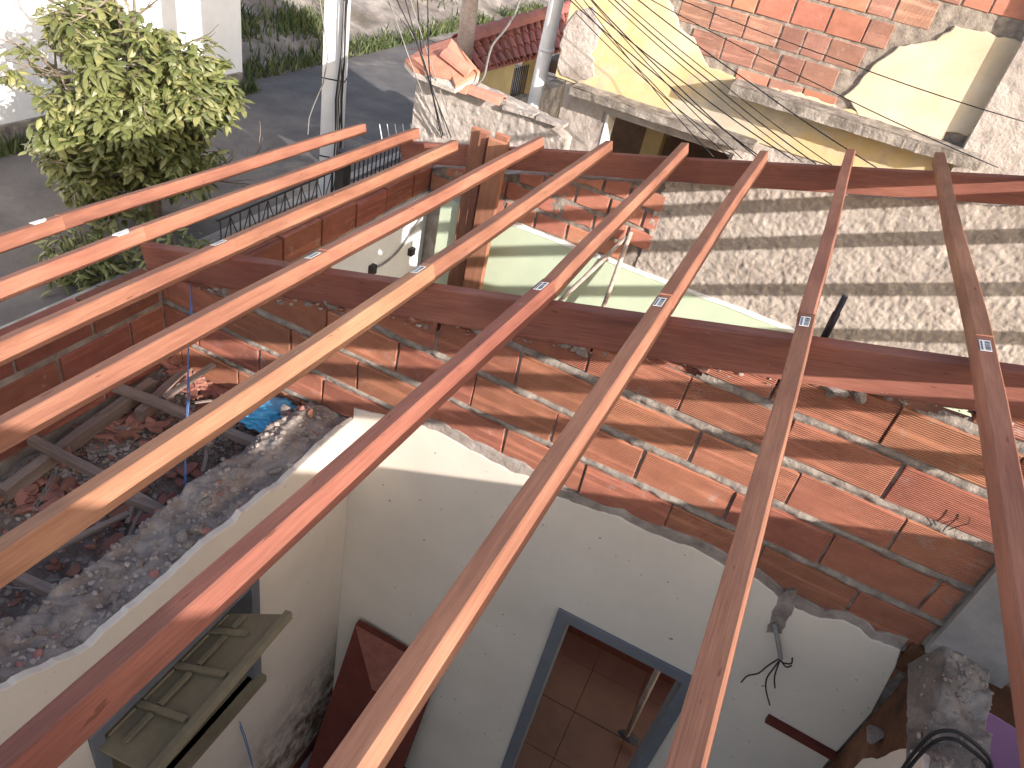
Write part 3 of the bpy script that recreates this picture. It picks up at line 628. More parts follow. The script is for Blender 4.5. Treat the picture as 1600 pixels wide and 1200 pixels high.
# ------------------------------------------------------------------ wall of the second room (far side)
Y3 = 5.0
def zbeam(x): return -1.29 + .2677 * x                  # underside of the sloping beams
W3 = thing('far_room_wall', 'far room wall of rough cast render with pale green paint low down', 'wall', (-.5, Y3, -5.15))
def w3(a, b, d): return (a, Y3 - d, b)
off3 = -.10
prof = [(-2.62, -5.15), (3.2, -5.15), (3.2, -.40), (1.7, -.86 + .02)]
x = 1.7; top = []
while x > -2.62:
    top.append((x, -1.31 + .2677 * x - .14 - random.uniform(0, .05) - .02)); x -= random.uniform(.12, .3)
top.append((-2.62, -2.2)); 
link('wall_core', prism([(-2.62, -5.15), (3.2, -5.15), (3.2, -.62)] + top, w3, -.14, 0, .01), M_mortar_d, W3)
def top3(A): return -1.47 + .2677 * A + .05 * fbm(A * 6, A * 2, 3, 3)
sheet('rough_cast', M_chap, W3, lambda A, B, H: (A, Y3 - .012 - H, B), -.92, 1.9, -2.45, -.85, .0075, lambda A, B: .012 + .017 * fbm(A * 34, B * 34, 3, 1) + .009 * fbm(A * 4, B * 4, 3, 3) + .006 * fbm(A * 80, B * 80, 2, 3), keep=lambda A, B: (B < top3(A)) & (A > -.86 + .12 * fbm(B * 5, B * 3, 3, 1)))['kind'] = 'stuff'
sheet('mortar', M_mortar, W3, lambda A, B, H: (A, Y3 - .006 - H, B), -2.6, -.7, -2.5, -1.5, .014, lambda A, B: .006 + .03 * fbm(A * 16, B * 16, 4, 5), keep=lambda A, B: B < top3(A) - .03)['kind'] = 'stuff'
for r in range(6):
    zb = -2.36 + r * .148; x = -2.6 + (r % 2) * .12
    while x < -.75:
        L = random.choice([.24, .24, .18]); pl = [(x, zb), (x + L, zb), (x + L, zb + .118), (x, zb + .118)]
        pl = clip(pl, -.2677, 1, -1.50); pl = clip(pl, 1, 0, -.80)
        if len(pl) >= 3 and random.random() > .1 and abs(sum(pl[i - 1][0] * pl[i][1] - pl[i][0] * pl[i - 1][1] for i in range(len(pl)))) > .012:
            link('brick', prism(rag(pl, .06, .004), w3, -.02, .022 + random.uniform(-.006, .008), .008), M_brick_old, W3)
        x += L + .02
gt = [(-2.20, -2.375), (1.6, -2.375)]
link('green_plaster', prism([(-2.20, -5.14), (2.5, -5.14), (2.5, -2.40), (-2.20, -2.40)], w3, -.002, .045, .004), M_green, W3)
link('plaster_edge', prism(rag([(-2.20, -2.398), (2.5, -2.398), (2.5, -2.372), (-2.20, -2.372)], .1, .002), w3, -.002, .051, .003), M_whitetop, W3)
MB().box(-2.42, -2.205, Y3 - .16, Y3, -5.14, -2.33, .004).obj('corner_pilaster', M_green, W3)
# dangling socket hole row seen on the green wall is sunlight through perforated bricks (built further down)

# ------------------------------------------------------------------ street-side wall along the house
X4 = -2.62
W4 = thing('street_side_wall', 'clay block wall along the street side with white paint inside the far room', 'wall', (X4, 2.5, -5.3))
MB().box(X4 - .105, X4 - .012, -1.6, 2.345, -5.3, -2.06).box(X4 - .14, X4 - .012, 2.5, 5.2, -5.3, -2.36).obj('wall_core', M_mortar_d, W4)
def w4(a, b, d): return (X4 - .0 + d, a, b)
MB().box(X4 - .012, X4 + .012, 2.5, 5.0, -5.15, -2.40, .001).obj('white_plaster', M_white, W4)
for r, (zb, zt) in enumerate([(-2.58, -2.425), (-2.385, -2.23), (-2.19, -2.035)]):
    y = -1.6 + r % 2 * .19 + .1
    while y < 2.3:
        L = min(.365, 2.33 - y)
        if L > .06:
            j = lambda: random.uniform(-.003, .003); pl = [(y + j(), zb + j()), (y + L + j(), zb + j()), (y + L + j(), zt + j()), (y + j(), zt + j())]
            link('brick', prism(pl, w4, -.10, .0 + random.uniform(-.004, .004), .004), M_brick_x, W4)
        y += L + .018
sheet('mortar', M_mortar_d, W4, lambda A, B, H: (X4 - .016 + H, A, B), -1.6, 2.34, -2.66, -2.02, .015, lambda A, B: .022 * fbm(A * 14, B * 14, 4, 5))['kind'] = 'stuff'
y = 2.52
while y < 5.1:
    L = .36; dz = random.uniform(-.012, .012)
    mb = MB()
    zb, zt = -2.375, -2.19 + dz
    # hollow block: grooved outer skin with a slightly uneven top
    link('brick', prism([(y, zb), (y + L, zb + .002), (y + L, zt + random.uniform(-.005, .005)), (y, zt)], w4, -.145, random.uniform(-.006, .006), .005), M_brick_x, W4)
    for k in range(3):
        xx = X4 - .115 + k * .035; link('block_rib', MB().box(xx, xx + .012, y + .006, y + L - .006, zt - .002, zt + .005).mesh(), M_brick_x, W4)
    y += L + .012

# ------------------------------------------------------------------ brick gable wall between the rooms (the main wall)
Y1 = 2.36
def mortar_h(A, B):
    ph = ((B + 2.41 + .004 * np.sin(A * 9)) / .1955) % 1.0; dist = np.minimum(ph, 1 - ph) * .1955
    wd = .019 + .016 * fbm(A * 13, B * 5, 3, 6); return -.002 + .020 * fbm(A * 30, B * 30, 3, 5) + .012 * np.clip((wd - dist) / .012, 0, 1) + .004 * fbm(A * 4, B * 4, 2, 2)
W1 = thing('brick_gable_wall', 'clay block gable wall with cream painted plaster and a door opening below', 'wall', (-.4, Y1, -5.15))
def w1(a, b, d): return (a, Y1 - d, b)
def cutline(x): return zbeam(x) - .045
DX0, DX1, DZ = -.19, .40, -2.97                        # clear door opening in the core
top = []; x = 1.5
while x > -2.62: top.append((x, cutline(x) - .10 - random.uniform(0, .05))); x -= random.uniform(.1, .25)
top.append((-2.75, cutline(-2.7) - .12))
core = [(-2.75, -5.15), (DX0 - .06, -5.15), (DX0 - .06, DZ + .06), (DX1 + .06, DZ + .06), (DX1 + .06, -5.15), (3.2, -5.15), (3.2, -.85), (1.6, -1.1)] + top
link('wall_core', prism(core, w1, -.14, -.012, .004), M_mortar_d, W1)
sheet('mortar', M_mortar, W1, lambda A, B, H: (A, Y1 + .006 - H, B), -2.74, 1.9, -2.62, -.9, .009, mortar_h, keep=lambda A, B: B < -1.29 + .2677 * A - .10 + .05 * fbm(A * 9, A * 4, 3, 2))['kind'] = 'stuff'
rows = [(-2.585, -2.43), (-2.39, -2.235), (-2.195, -2.04), (-2.0, -1.845), (-1.805, -1.65), (-1.605, -1.45), (-1.409, -1.251), (-1.21, -1.055), (-1.015, -.86)]
starts = {0: .02, 1: .20, 2: .035, 3: .19, 4: .025, 5: .188, 6: .197, 7: .01, 8: .2}
anch = [0.10, .232, .04, .235, .025, -.085 + .0, .19, .0, .2]
for r, (zb, zt) in enumerate(rows):
    P_ = .378; x = anch[r] - P_ * 8
    while x < 1.9:
        L = .369
        x0, x1 = max(x, -2.74), x + L
        if x1 > -2.7 and x0 < 1.07 or (x0 > 1.33):
            if x0 < 1.07: x1 = min(x1, 1.075)
            j = lambda: random.uniform(-.005, .005)
            pl = [(x0 + j(), zb + j()), (x1 + j(), zb + j()), (x1 + j(), zt + j()), (x0 + j(), zt + j())]
            pl = clip(pl, -.2677, 1, -1.29 - .045 - random.uniform(0, .035))
            ar = abs(sum(pl[i - 1][0] * pl[i][1] - pl[i][0] * pl[i - 1][1] for i in range(len(pl)))) / 2 if len(pl) > 2 else 0
            if ar > .006 and not (x0 > 1.07 and zt > -1.7 and x0 < 1.33):
                if ar < .05 and len(pl) != 4: pl = rag(pl, .07, .004)
                link('brick', prism(pl, w1, -.10, .004 + random.uniform(-.003, .006), .004), M_brick, W1)
        x += P_ if random.random() > .12 else P_
# concrete pier where the bricks end at right
MB().box(1.085, 1.36, Y1 - .035, Y1 + .14, -2.16, -1.62, .006).obj('concrete_pier', M_conc, W1)
MB().box(1.05, 1.55, Y1 - .02, Y1 + .14, -2.32, -2.17, .01).obj('mud_joint', M_mud, W1)
# cream plaster skin with a ragged upper edge, cut round the door
def e1(x, y): q = at_y(x, y, Y1 - .018); return (q.x, q.z)
ced = [e1(*q) for q in ((556, 640), (600, 650), (629, 662), (660, 666), (687, 677), (722, 697), (750, 711), (787, 731), (822, 744), (866, 776), (925, 797), (969, 809), (1009, 831), (1050, 847), (1081, 856), (1130, 885), (1180, 905), (1233, 947), (1280, 967), (1317, 970), (1343, 983), (1360, 1000), (1407, 1017))]
cpoly = [(-1.475, -5.14), (DX0 - .055, -5.14), (DX0 - .055, DZ + .055), (DX1 + .055, DZ + .055), (DX1 + .055, -5.14), (1.096, -5.14), (1.096, -2.60), (1.05, -2.30)] + rag(ced[::-1], .025, .0035, False) + [(-1.475, ced[0][1])]
link('cream_plaster', prism(cpoly, w1, -.012, .018, .003), M_cream, W1)
gred = rag([(a, b + .05 + random.uniform(-.012, .012)) for a, b in ced[3:]], .03, .006, False)
gp2 = [(a, b - .06) for a, b in ced[3:]] + gred[::-1]
link('mortar_band', prism(gp2, w1, -.012, .011, .003), M_mortar_d, W1)
# lilac plaster of the neighbouring room
link('lilac_plaster', prism(rag([(1.34, -5.1), (3.1, -5.1), (3.1, -2.36), (1.60, -2.33), (1.34, -2.30)], .08, .006, skip=(0, 1, 4)), w1, -.012, .02, .003), M_lilac, W1)
# chase cut for the wires
link('wire_chase', prism(rag([e1(1196, 988), e1(1206, 955), e1(1222, 928), e1(1244, 922), e1(1240, 945), e1(1232, 965), e1(1222, 990)], .02, .003), w1, .0, .0195, .001), M_mortar_d, W1)
# door frame
DF = MB().box(DX0 - .06, DX0, Y1 - .035, Y1 + .15, -5.13, DZ); DF.obj('door_jamb', M_bluegrey, W1)
MB().box(DX1, DX1 + .06, Y1 - .035, Y1 + .15, -5.13, DZ).obj('door_jamb', M_bluegrey, W1)
MB().box(DX0 - .06, DX1 + .06, Y1 - .036, Y1 + .151, DZ + .001, DZ + .06).obj('door_head', M_bluegrey, W1)
# dark wooden rail fixed on the plaster at right
p, q = at_y(1198, 1122, Y1 - .03), at_y(1345, 1205, Y1 - .03); o = MB().obox((p + q) / 2, (q - p) / 2, (0, .012, 0), (0, 0, .02)).obj('coat_rail', M_dark_wood); tag(o, 'dark wooden rail fixed level on the cream wall at lower right', 'rail')

# ------------------------------------------------------------------ left wall of the near room with its window
X2 = -1.48
W2 = thing('left_room_wall', 'cream plastered wall with broken rubble top and a window opening', 'wall', (X2, 1, -5.15))
def w2(a, b, d): return (X2 + d, a, b)
WY0, WY1, WZ0, WZ1 = .84, 1.60, -3.55, -2.83
tz = lambda y: -2.37 - .02 * math.sin(y * 5)
def e2(x, y): q = at_x(x, y, X2 + .016); return (q.y, q.z)
eds = [e2(*q) for q in ((556, 655), (530, 672), (500, 697), (470, 728), (440, 757), (415, 772), (395, 790), (378, 800), (368, 815), (350, 828), (335, 838), (300, 868), (262, 905), (232, 930), (196, 960), (165, 985), (140, 1012), (100, 1032), (60, 1050), (20, 1072), (-30, 1090))]
eds = [(a, b) for a, b in eds]
MB().box(X2 - .24, X2 - .006, -1.6, WY0 - .05, -5.15, -2.42).box(X2 - .24, X2 - .006, WY1 + .05, Y1 - .02, -5.15, -2.46).box(X2 - .24, X2 - .006, WY0 - .05, WY1 + .05, WZ1 + .05, -2.44).box(X2 - .24, X2 - .006, WY0 - .05, WY1 + .05, -5.15, WZ0 - .02).obj('wall_core', M_mortar_d, W2)
wyp = rag(eds, .02, .003, False)
cp2 = [(Y1 - .02, -5.14), (Y1 - .02, eds[0][1])] + wyp + [(-1.6, eds[-1][1]), (-1.6, -5.14), (WY0 - .05, -5.14), (WY0 - .05, WZ1 + .05), (WY1 + .05, WZ1 + .05), (WY1 + .05, -5.14)]
cp2 = [(Y1 - .02, -5.14), (Y1 - .02, eds[0][1])] + wyp + [(-1.6, eds[-1][1]), (-1.6, -5.14), (WY0 - .05, -5.14), (WY0 - .05, WZ1 + .05), (WY1 + .05, WZ1 + .05), (WY1 + .05, -5.14)]
link('cream_plaster', prism(cp2, w2, -.012, .016, .003), M_damp, W2)
link('cream_plaster', prism([(WY0 - .05, -5.14), (WY1 + .05, -5.14), (WY1 + .05, WZ0), (WY0 - .05, WZ0)], w2, -.012, .0162, .0), M_damp, W2)
MB().box(X2 - .005, X2 + .03, -1.6, Y1 - .03, -5.15, -5.05).obj('skirting', M_dark_wood, W2)
# window frame and the tilted board shutter
MB().box(X2 - .2, X2 + .03, WY1, WY1 + .05, WZ0, WZ1 + .05).obj('window_jamb', M_bluegrey, W2); MB().box(X2 - .2, X2 + .03, WY0 - .05, WY0, WZ0, WZ1 + .05).obj('window_jamb', M_bluegrey, W2)
MB().box(X2 - .2, X2 + .028, WY0, WY1, WZ1 + .002, WZ1 + .05).obj('window_head', M_bluegrey, W2)
MB().box(X2 - .22, X2 + .06, WY0 - .05, WY1 + .05, WZ0 - .05, WZ0).obj('window_sill', M_olive, W2)
MB().box(X2 - .16, X2 - .12, WY0, WY1, WZ0, WZ1).obj('window_back_board', M_olive, W2)
sh = thing('window_shutter', 'loose olive wooden shutter with raised ribs lying in the window opening', 'shutter', (X2, 1.2, -3))
A_, B_ = at_x(322, 958, -1.56), at_x(455, 960, -1.20); D_ = at_x(120, 1150, -1.56); C_ = at_x(238, 1212, -1.20)
ax = (D_ - A_); bx = (B_ - A_); nrm = ax.cross(bx).normalized(); nrm = nrm if nrm.z > 0 else -nrm
def sp(u, v, h=0): return A_ * (1 - u) * (1 - v) + D_ * u * (1 - v) + B_ * (1 - u) * v + C_ * u * v + nrm * h
sb = MB(); sb.add([sp(u, v, h) for h in (-.022, 0) for u, v in ((0, 0), (1, 0), (1, 1), (0, 1))], [(0, 3, 2, 1), (4, 5, 6, 7), (0, 1, 5, 4), (1, 2, 6, 5), (2, 3, 7, 6), (3, 0, 4, 7)]); sb.obj('board', M_olive, sh)
def strip(n, u0, v0, u1, v1, wd, hh=.014, base_=.0005, m_=M_olive):
    a, b = sp(u0, v0), sp(u1, v1); d_ = (b - a) / 2; s = d_.cross(nrm).normalized() * wd; MB().obox((a + b) / 2 + nrm * (hh / 2 + base_), d_, s, nrm * hh / 2).obj(n, m_, sh)
for u in (.16, .44, .72): strip('rib', u, .12, u, .88 if u > .2 else .72, .012)
for v in (.28, .50):
    for u0, u1 in ((.02, .13), (.19, .41), (.47, .69), (.75, .93)): strip('slat', u0, v, u1, v, .010, .012)
strip('edge_bar', .0, .985, 1, .985, .016, .02); strip('edge_bar', .0, .015, 1, .015, .012, .012)

# floor of the two rooms
fl = thing('tiled_floor', 'tiled floor of the two roofless rooms, pale tiles near and brown tiles far', 'floor', (0, 2, -5.16)); del fl['category'], fl['label']; fl['kind'] = 'structure'
MB().box(-2.6, 3.2, -1.6, 5.1, -5.25, -5.163).obj('floor_base', M_grout, fl)
def ftile(nm, x, y, s, m_): link(nm, prism([(x, y), (x + s, y), (x + s, y + s), (x, y + s)], lambda a, b, d: (a, b, -5.16 + d), -.002, random.uniform(.006, .01), .002), m_, fl)
for i in range(9):
    for j in range(6): ftile('floor_tile', -1.46 + i * .285, .7 + j * .285, .28, M_wtile) if .7 + j * .285 + .28 < Y1 + .01 and -1.46 + i * .285 < 1.0 else None
for i in range(7):
    for j in range(6): ftile('floor_tile', -1.2 + i * .405, 2.53 + j * .405, .402, M_ftile)
MB().box(-1.2, 1.6, 3.97, 4.12, -5.15, -4.72, .004).obj('step', M_dark_wood, fl)

# right wall of the near room, broken low, between cream room and lilac room
W6 = thing('broken_partition', 'broken partition wall with rubble top between cream room and lilac room', 'wall', (1.2, 1.5, -5.15))
MB().box(1.10, 1.30, -1.6, Y1 - .025, -5.15, -2.2, .004).obj('wall_core', M_mud, W6)
link('cream_plaster', prism(rag([(-1.6, -5.14), (2.13, -5.14), (2.13, -2.62), (2.06, -2.50), (2.0, -2.32), (1.9, -2.17), (-1.6, -2.16)], .05, .006, skip=(0, 1)), lambda a, b, d: (1.10 - d, a, b), -.01, .018, .003), M_cream, W6)
link('lilac_plaster', prism([(-1.6, -5.14), (2.33, -5.14), (2.33, -2.25), (-1.6, -2.19)], lambda a, b, d: (1.30 + d, a, b), -.01, .015, .003), M_lilac, W6)

# ------------------------------------------------------------------ attic of the low room: dirt, joists, battens
ZA = -2.66
at = sheet('attic_rubble_bed', M_dirt, None, lambda A, B, H: (A, B, H), X4 + .0, X2 - .235, -1.2, Y1 - .01, .014,
      lambda A, B: ZA - .05 + .16 * fbm(A * 3, B * 3, 4, 1) + .10 * np.clip(1 - (A - X4) / .2, 0, 1) * .6 + .12 * np.clip((B - 2.1) / .25, 0, 1) + .045 * np.abs(fbm(A * 12, B * 12, 3, 3)))
tag(at, kind='structure')
MB_ = MB()
def timber(name, p0, p1, wdt, hgt, mt, label=None, cat=None, group=None, parent=None, up=None, endm=None, warp=.0015):
    p0, p1 = Vector(p0), Vector(p1); L = (p1 - p0).length; yv = (p1 - p0).normalized(); upv = Vector(up) if up else Vector((0, 0, 1))
    xv = yv.cross(upv).normalized(); zv = xv.cross(yv).normalized(); n = max(2, int(L / .2)); c = min(.004, wdt * .1); vs, fs, ends = [], [], []
    sec = [(-wdt / 2 + c, 0), (wdt / 2 - c, 0), (wdt / 2, -c), (wdt / 2, -hgt + c), (wdt / 2 - c, -hgt), (-wdt / 2 + c, -hgt), (-wdt / 2, -hgt + c), (-wdt / 2, -c)]
    ph1, ph2 = random.uniform(0, 6), random.uniform(0, 6)
    for i in range(n + 1):
        t = i / n; ox = warp * 1.6 * math.sin(t * 7 + ph1); oz = warp * math.sin(t * 9 + ph2)
        for a, b in sec: vs.append((a + ox + random.uniform(-1, 1) * warp * .35, t * L, b + oz + random.uniform(-1, 1) * warp * .35))
    for i in range(n):
        for k in range(8): fs.append((i * 8 + k, i * 8 + (k + 1) % 8, (i + 1) * 8 + (k + 1) % 8, (i + 1) * 8 + k))
    fs.append(tuple(range(8))); fs.append(tuple(n * 8 + k for k in range(8))[::-1])
    me = bpy.data.meshes.new(name); me.from_pydata(vs, [], fs); me.materials.append(mt); me.materials.append(endm or mt)
    bm = bmesh.new(); bm.from_mesh(me); bmesh.ops.recalc_face_normals(bm, faces=bm.faces); bm.to_mesh(me); bm.free()
    for pl in me.polygons:
        if len(pl.vertices) == 8: pl.material_index = 1
    M = Matrix((xv.to_4d(), yv.to_4d(), zv.to_4d(), (0, 0, 0, 1))).transposed(); M.translation = p0
    for r in range(3): M[3][r] = 0
    M[3][3] = 1
    o = link(name, me, None, parent, M)
    if label: tag(o, label, cat, group)
    return o
ZB = -2.50
for i, (a, b) in enumerate((((0, 762), (236, 592)), ((-30, 640), (205, 505)), ((215, 640), (350, 525)))):
    p, q = at_z(*a, ZB - .05), at_z(*b, ZB - .05); timber('ceiling_joist', p, q, .045, .07, M_oldwood, ('old grey ceiling joist along the rubble bed, longest, at the left edge', 'old grey ceiling joist nearest the street side brick wall', 'short old grey ceiling joist near the sunlit rubble')[i], 'joist', 'old joists in the rubble bed', endm=M_oldwood, warp=.004)
for i, (a, b) in enumerate((((178, 598), (412, 692)), ((48, 680), (275, 805)), ((-40, 862), (105, 932)), ((128, 520), (180, 548)), ((250, 470), (300, 492)), ((330, 505), (470, 575)), ((388, 655), (484, 692)), ((196, 770), (276, 803)))):
    p, q = at_z(*a, ZB), at_z(*b, ZB); timber('ceiling_batten', p, q, .038, .045, M_oldwood, 'old grey batten crossing the rubble bed, ' + ('ending beside the blue bag', 'between the two red shard heaps', 'lowest at the left edge', 'short one by the street side wall', 'short one in the brick corner', 'in the sunlit rubble against the gable wall', 'just under the blue bag', 'short one meeting the long plate')[i], 'batten', 'old battens across the rubble bed', endm=M_oldwood, warp=.003)
p, q = at_z(-30, 1042, -2.42), at_z(372, 722, -2.42); timber('wall_plate', p, q, .05, .06, M_oldwood, 'long old timber plate lying along the broken wall top', 'timber', endm=M_oldwood, warp=.004)
timber('loose_stick', at_z(60, 868, -2.55), at_z(200, 800, -2.5), .025, .015, M_oldwood, 'thin split stick lying over the rubble near the lower left', 'stick', endm=M_oldwood)
timber('loose_stick', at_z(255, 620, -2.5), at_z(345, 560, -2.45), .03, .02, M_oldwood, 'short split stick lying in the sunlit part of the rubble bed', 'stick', endm=M_oldwood)
timber('loose_stick', at_z(300, 655, -2.5), at_z(330, 695, -2.52), .03, .02, M_oldwood, 'small upright broken stick beside the blue bag', 'stick', endm=M_oldwood)

for i in range(16):
    x, y = random.uniform(-2.45, -1.85), random.uniform(1.0, 2.3); a_ = random.uniform(0, 3.14); L_ = random.uniform(.08, .2); timber('broken_lath', (x, y, -2.56), (x + math.cos(a_) * L_, y + math.sin(a_) * L_, -2.54 + random.uniform(-.02, .03)), random.uniform(.012, .03), .008, M_oldwood, 'short broken lath lying in the attic rubble', 'lath', 'broken laths in the rubble', endm=M_oldwood)
# stones and shards: a few shared meshes, each piece its own object
def stone_mesh(i, m_, flatz=.6):
    bm = bmesh.new(); bmesh.ops.create_icosphere(bm, subdivisions=2, radius=1); rs = np.random.RandomState(i)
    pl = [(Vector(rs.normal(size=3)).normalized(), rs.uniform(.45, .85)) for _ in range(9)]
    for v in bm.verts:
        for n_, d_ in pl:
            k = v.co.dot(n_)
            if k > d_: v.co -= n_ * (k - d_)
        v.co += Vector(rs.normal(size=3)) * .025
        v.co.z *= flatz
    me = bpy.data.meshes.new('stone'); bm.to_mesh(me); bm.free(); me.materials.append(m_); return me
stones = [stone_mesh(i, M_stone, .55 + .1 * (i % 3)) for i in range(8)]; stones_b = [stone_mesh(20 + i, M_shard, .5) for i in range(3)]
def put_stone(p, s, label, group, name='rubble_stone', red=.15, parent=None):
    me = random.choice(stones_b if random.random() < red else stones)
    M = Matrix.Translation(p) @ Matrix.Rotation(random.uniform(0, 6.28), 4, 'Z') @ Matrix.Rotation(random.gauss(0, .35), 4, 'X') @ Matrix.Diagonal((s * random.uniform(.8, 1.3), s * random.uniform(.7, 1.1), s * random.uniform(.7, 1.1), 1))
    o = link(name, me, None, parent, M)
    if label: tag(o, label, 'stone', group)
    return o
def gravel(name, n, place, smin, smax, parent=None, label=None, cat=None, mt=None):
    bm = bmesh.new(); bmesh.ops.create_icosphere(bm, subdivisions=1, radius=1); base = np.array([v.co[:] for v in bm.verts]); fcs = np.array([[v.index for v in f.verts] for f in bm.faces]); bm.free()
    V = []; Fs = []
    for k in range(n):
        p = place(); s_ = smin + (smax - smin) * random.random() ** 2.5; q = base * (1 + RNG.uniform(-.28, .28, base.shape)) * np.array([random.uniform(.7, 1.5), random.uniform(.6, 1.1), random.uniform(.35, .8)]) * s_
        a = random.uniform(0, 6.28); c, d = math.cos(a), math.sin(a); q = np.stack([q[:, 0] * c - q[:, 1] * d, q[:, 0] * d + q[:, 1] * c, q[:, 2]], 1); V.append(q + np.array(p)); Fs.append(fcs + k * len(base))
    V = np.concatenate(V); Fs = np.concatenate(Fs); me = bpy.data.meshes.new(name); me.from_pydata(V.tolist(), [], Fs.tolist()); o = link(name, me, mt or M_stone, parent); o['kind'] = 'stuff'
    if label: tag(o, label, cat)
    return o
# broken top of the left wall: displaced mortar bed plus stones
yy0 = -1.2
EY = np.array([p[0] for p in eds][::-1]); EZ = np.array([p[1] for p in eds][::-1])
def w2top(A, B):
    edge = np.minimum((A - (X2 - .30)) / .05, (X2 + .012 - A) / .035); ez = np.interp(B, EY, EZ); k = np.clip((X2 + .012 - A) / .10, 0, 1); return ez - .012 - .10 * (1 - np.clip((A - (X2 - .30)) / .05, 0, 1)) + k * (.12 * fbm(A * 9, B * 7, 4, 2) - .01) + .022 * np.abs(fbm(A * 30, B * 30, 3, 4)) * (.3 + k)
o = sheet('broken_top', M_mortar_d, W2, lambda A, B, H: (A, B, H), X2 - .30, X2 + .0155, -1.2, Y1 - .02, .009, w2top); o['kind'] = 'stuff'
def _gp():
    y = random.uniform(.2, 2.32); x = X2 - random.uniform(.015, .28); return (x, y, float(w2top(np.array([[x]]), np.array([[y]]))[0, 0]) + .002)
gravel('mortar_crumbs', 700, _gp, .003, .016, W2)
for k in range(95):
    y = random.uniform(.45, 2.3); x = X2 - random.uniform(.03, .27); s = abs(random.gauss(.004, .012)) + .008
    z = float(w2top(np.array([[x]]), np.array([[y]]))[0, 0]); put_stone((x, y, z + s * .2), s, 'broken mortar lump on the ragged top of the left wall', 'lumps on the broken wall top')
for px, py, s in ((340, 780, .045), (285, 862, .04), (362, 778, .03), (478, 680, .045), (432, 735, .035), (445, 640, .04), (205, 730, .03)):
    p = at_z(px, py, -2.38); put_stone(p, s, 'larger pale mortar lump sitting on the broken wall top', 'larger lumps on the broken wall top', red=0)
# attic bed pieces
def bed(x, y): return float((ZA - .05 + .16 * fbm(np.array([x * 3]), np.array([y * 3]), 4, 1) + .06 * np.clip(1 - (x - X4) / .2, 0, 1) + .12 * np.clip((y - 2.1) / .25, 0, 1) + .045 * np.abs(fbm(np.array([x * 12]), np.array([y * 12]), 3, 3)))[0])
for k in range(105):
    if k < 50: x, y = random.gauss(-1.98, .16), random.gauss(2.2, .12)
    elif k < 70: x, y = random.gauss(-2.45, .08), random.gauss(2.1, .2)
    else: x, y = random.uniform(X4 + .05, X2 - .3), random.uniform(.6, 2.3)
    x = min(max(x, X4 + .03), X2 - .27); y = min(y, Y1 - .03); s = abs(random.gauss(.010, .010)) + .009
    put_stone((x, y, bed(x, y) + s * .4), s, 'small rubble stone scattered on the attic bed', 'rubble stones on the attic bed')
def _ga():
    r = random.random()
    x, y = (random.gauss(-1.98, .17), random.gauss(2.2, .13)) if r < .35 else ((random.gauss(-2.5, .07), random.uniform(1.2, 2.33)) if r < .55 else (random.uniform(X4 + .05, X2 - .3), random.uniform(.5, 2.3)))
    x = min(max(x, X4 + .03), X2 - .27); y = min(y, Y1 - .03); return (x, y, bed(x, y) + .003)
gravel('rubble_gravel', 3200, _ga, .004, .016, None, 'fine grey rubble and crumbs spread over the attic bed', 'rubble')
gravel('tile_crumbs', 900, _ga, .004, .016, None, 'fine red tile crumbs mixed into the attic bed', 'rubble', M_shard)
def shard_mesh(i):
    rs = random.Random(i); L, Wd = rs.uniform(.04, .11), rs.uniform(.012, .032); n = 4; vs = []
    pl = [(-Wd, 0), (-Wd * .3, -L * .1), (Wd, .05 * L), (Wd * .8, L * .6), (Wd * .3, L), (-Wd * .6, L * .8)]
    cz = lambda x: -.35 * x * x / Wd
    bot = [(x, y, cz(x)) for x, y in pl]; topv = [(x, y, cz(x) + .012) for x, y in pl]; m = MB(); k = len(pl)
    m.add(bot + topv, [tuple(range(k))[::-1], tuple(range(k, 2 * k))] + [(j, (j + 1) % k, (j + 1) % k + k, j + k) for j in range(k)])
    me = m.mesh('shard'); me.materials.append(M_shard); return me
shards = [shard_mesh(i) for i in range(7)]
def put_shard(x, y, lab, grp, up=.0):
    M = Matrix.Translation((x, y, bed(x, y) + .012 + up)) @ Matrix.Rotation(random.uniform(0, 6.28), 4, 'Z') @ Matrix.Rotation(random.gauss(0, .3), 4, 'X') @ Matrix.Rotation(random.gauss(0, .25), 4, 'Y')
    o = link('tile_shard', random.choice(shards), None, None, M); tag(o, lab, 'tile shard', grp)
def heap(px, py, n, sg, lab, grp):
    c = at_z(px, py, -2.58)
    for k in range(n):
        x, y = min(max(random.gauss(c.x, sg), X4 + .05), X2 - .28), min(random.gauss(c.y, sg), Y1 - .04); put_shard(x, y, lab, grp, random.uniform(0, .035))
heap(205, 655, 34, .07, 'broken red roof tile shard in the heap between the battens', 'tile shards between the battens')
heap(42, 765, 20, .06, 'broken red roof tile shard in the small heap at the left edge', 'tile shards at the left edge')
heap(330, 590, 48, .12, 'broken tile shard in the sunlit heap under the fifth purlin', 'tile shards in the sunlit heap')
heap(330, 740, 34, .13, 'broken tile shard in the shade beside the long timber plate', 'tile shards beside the plate')
heap(120, 820, 40, .22, 'broken tile shard scattered in the dark lower left bay', 'tile shards in the dark bay')
# loose wires in the bed
for pts in (((58, 790), (78, 762), (92, 728), (80, 745), (64, 775), (50, 792)), ((0, 915), (40, 920), (75, 905), (100, 906), (135, 905))):
    o = MB().tube([at_z(x, y, -2.50) for x, y in pts], .003, 4).obj('loose_wire', M_cable_g); tag(o, 'pale wire curled over the shards at the far left' if pts[0][0] else 'thin dark wire crossing the lower left bay', 'wire')

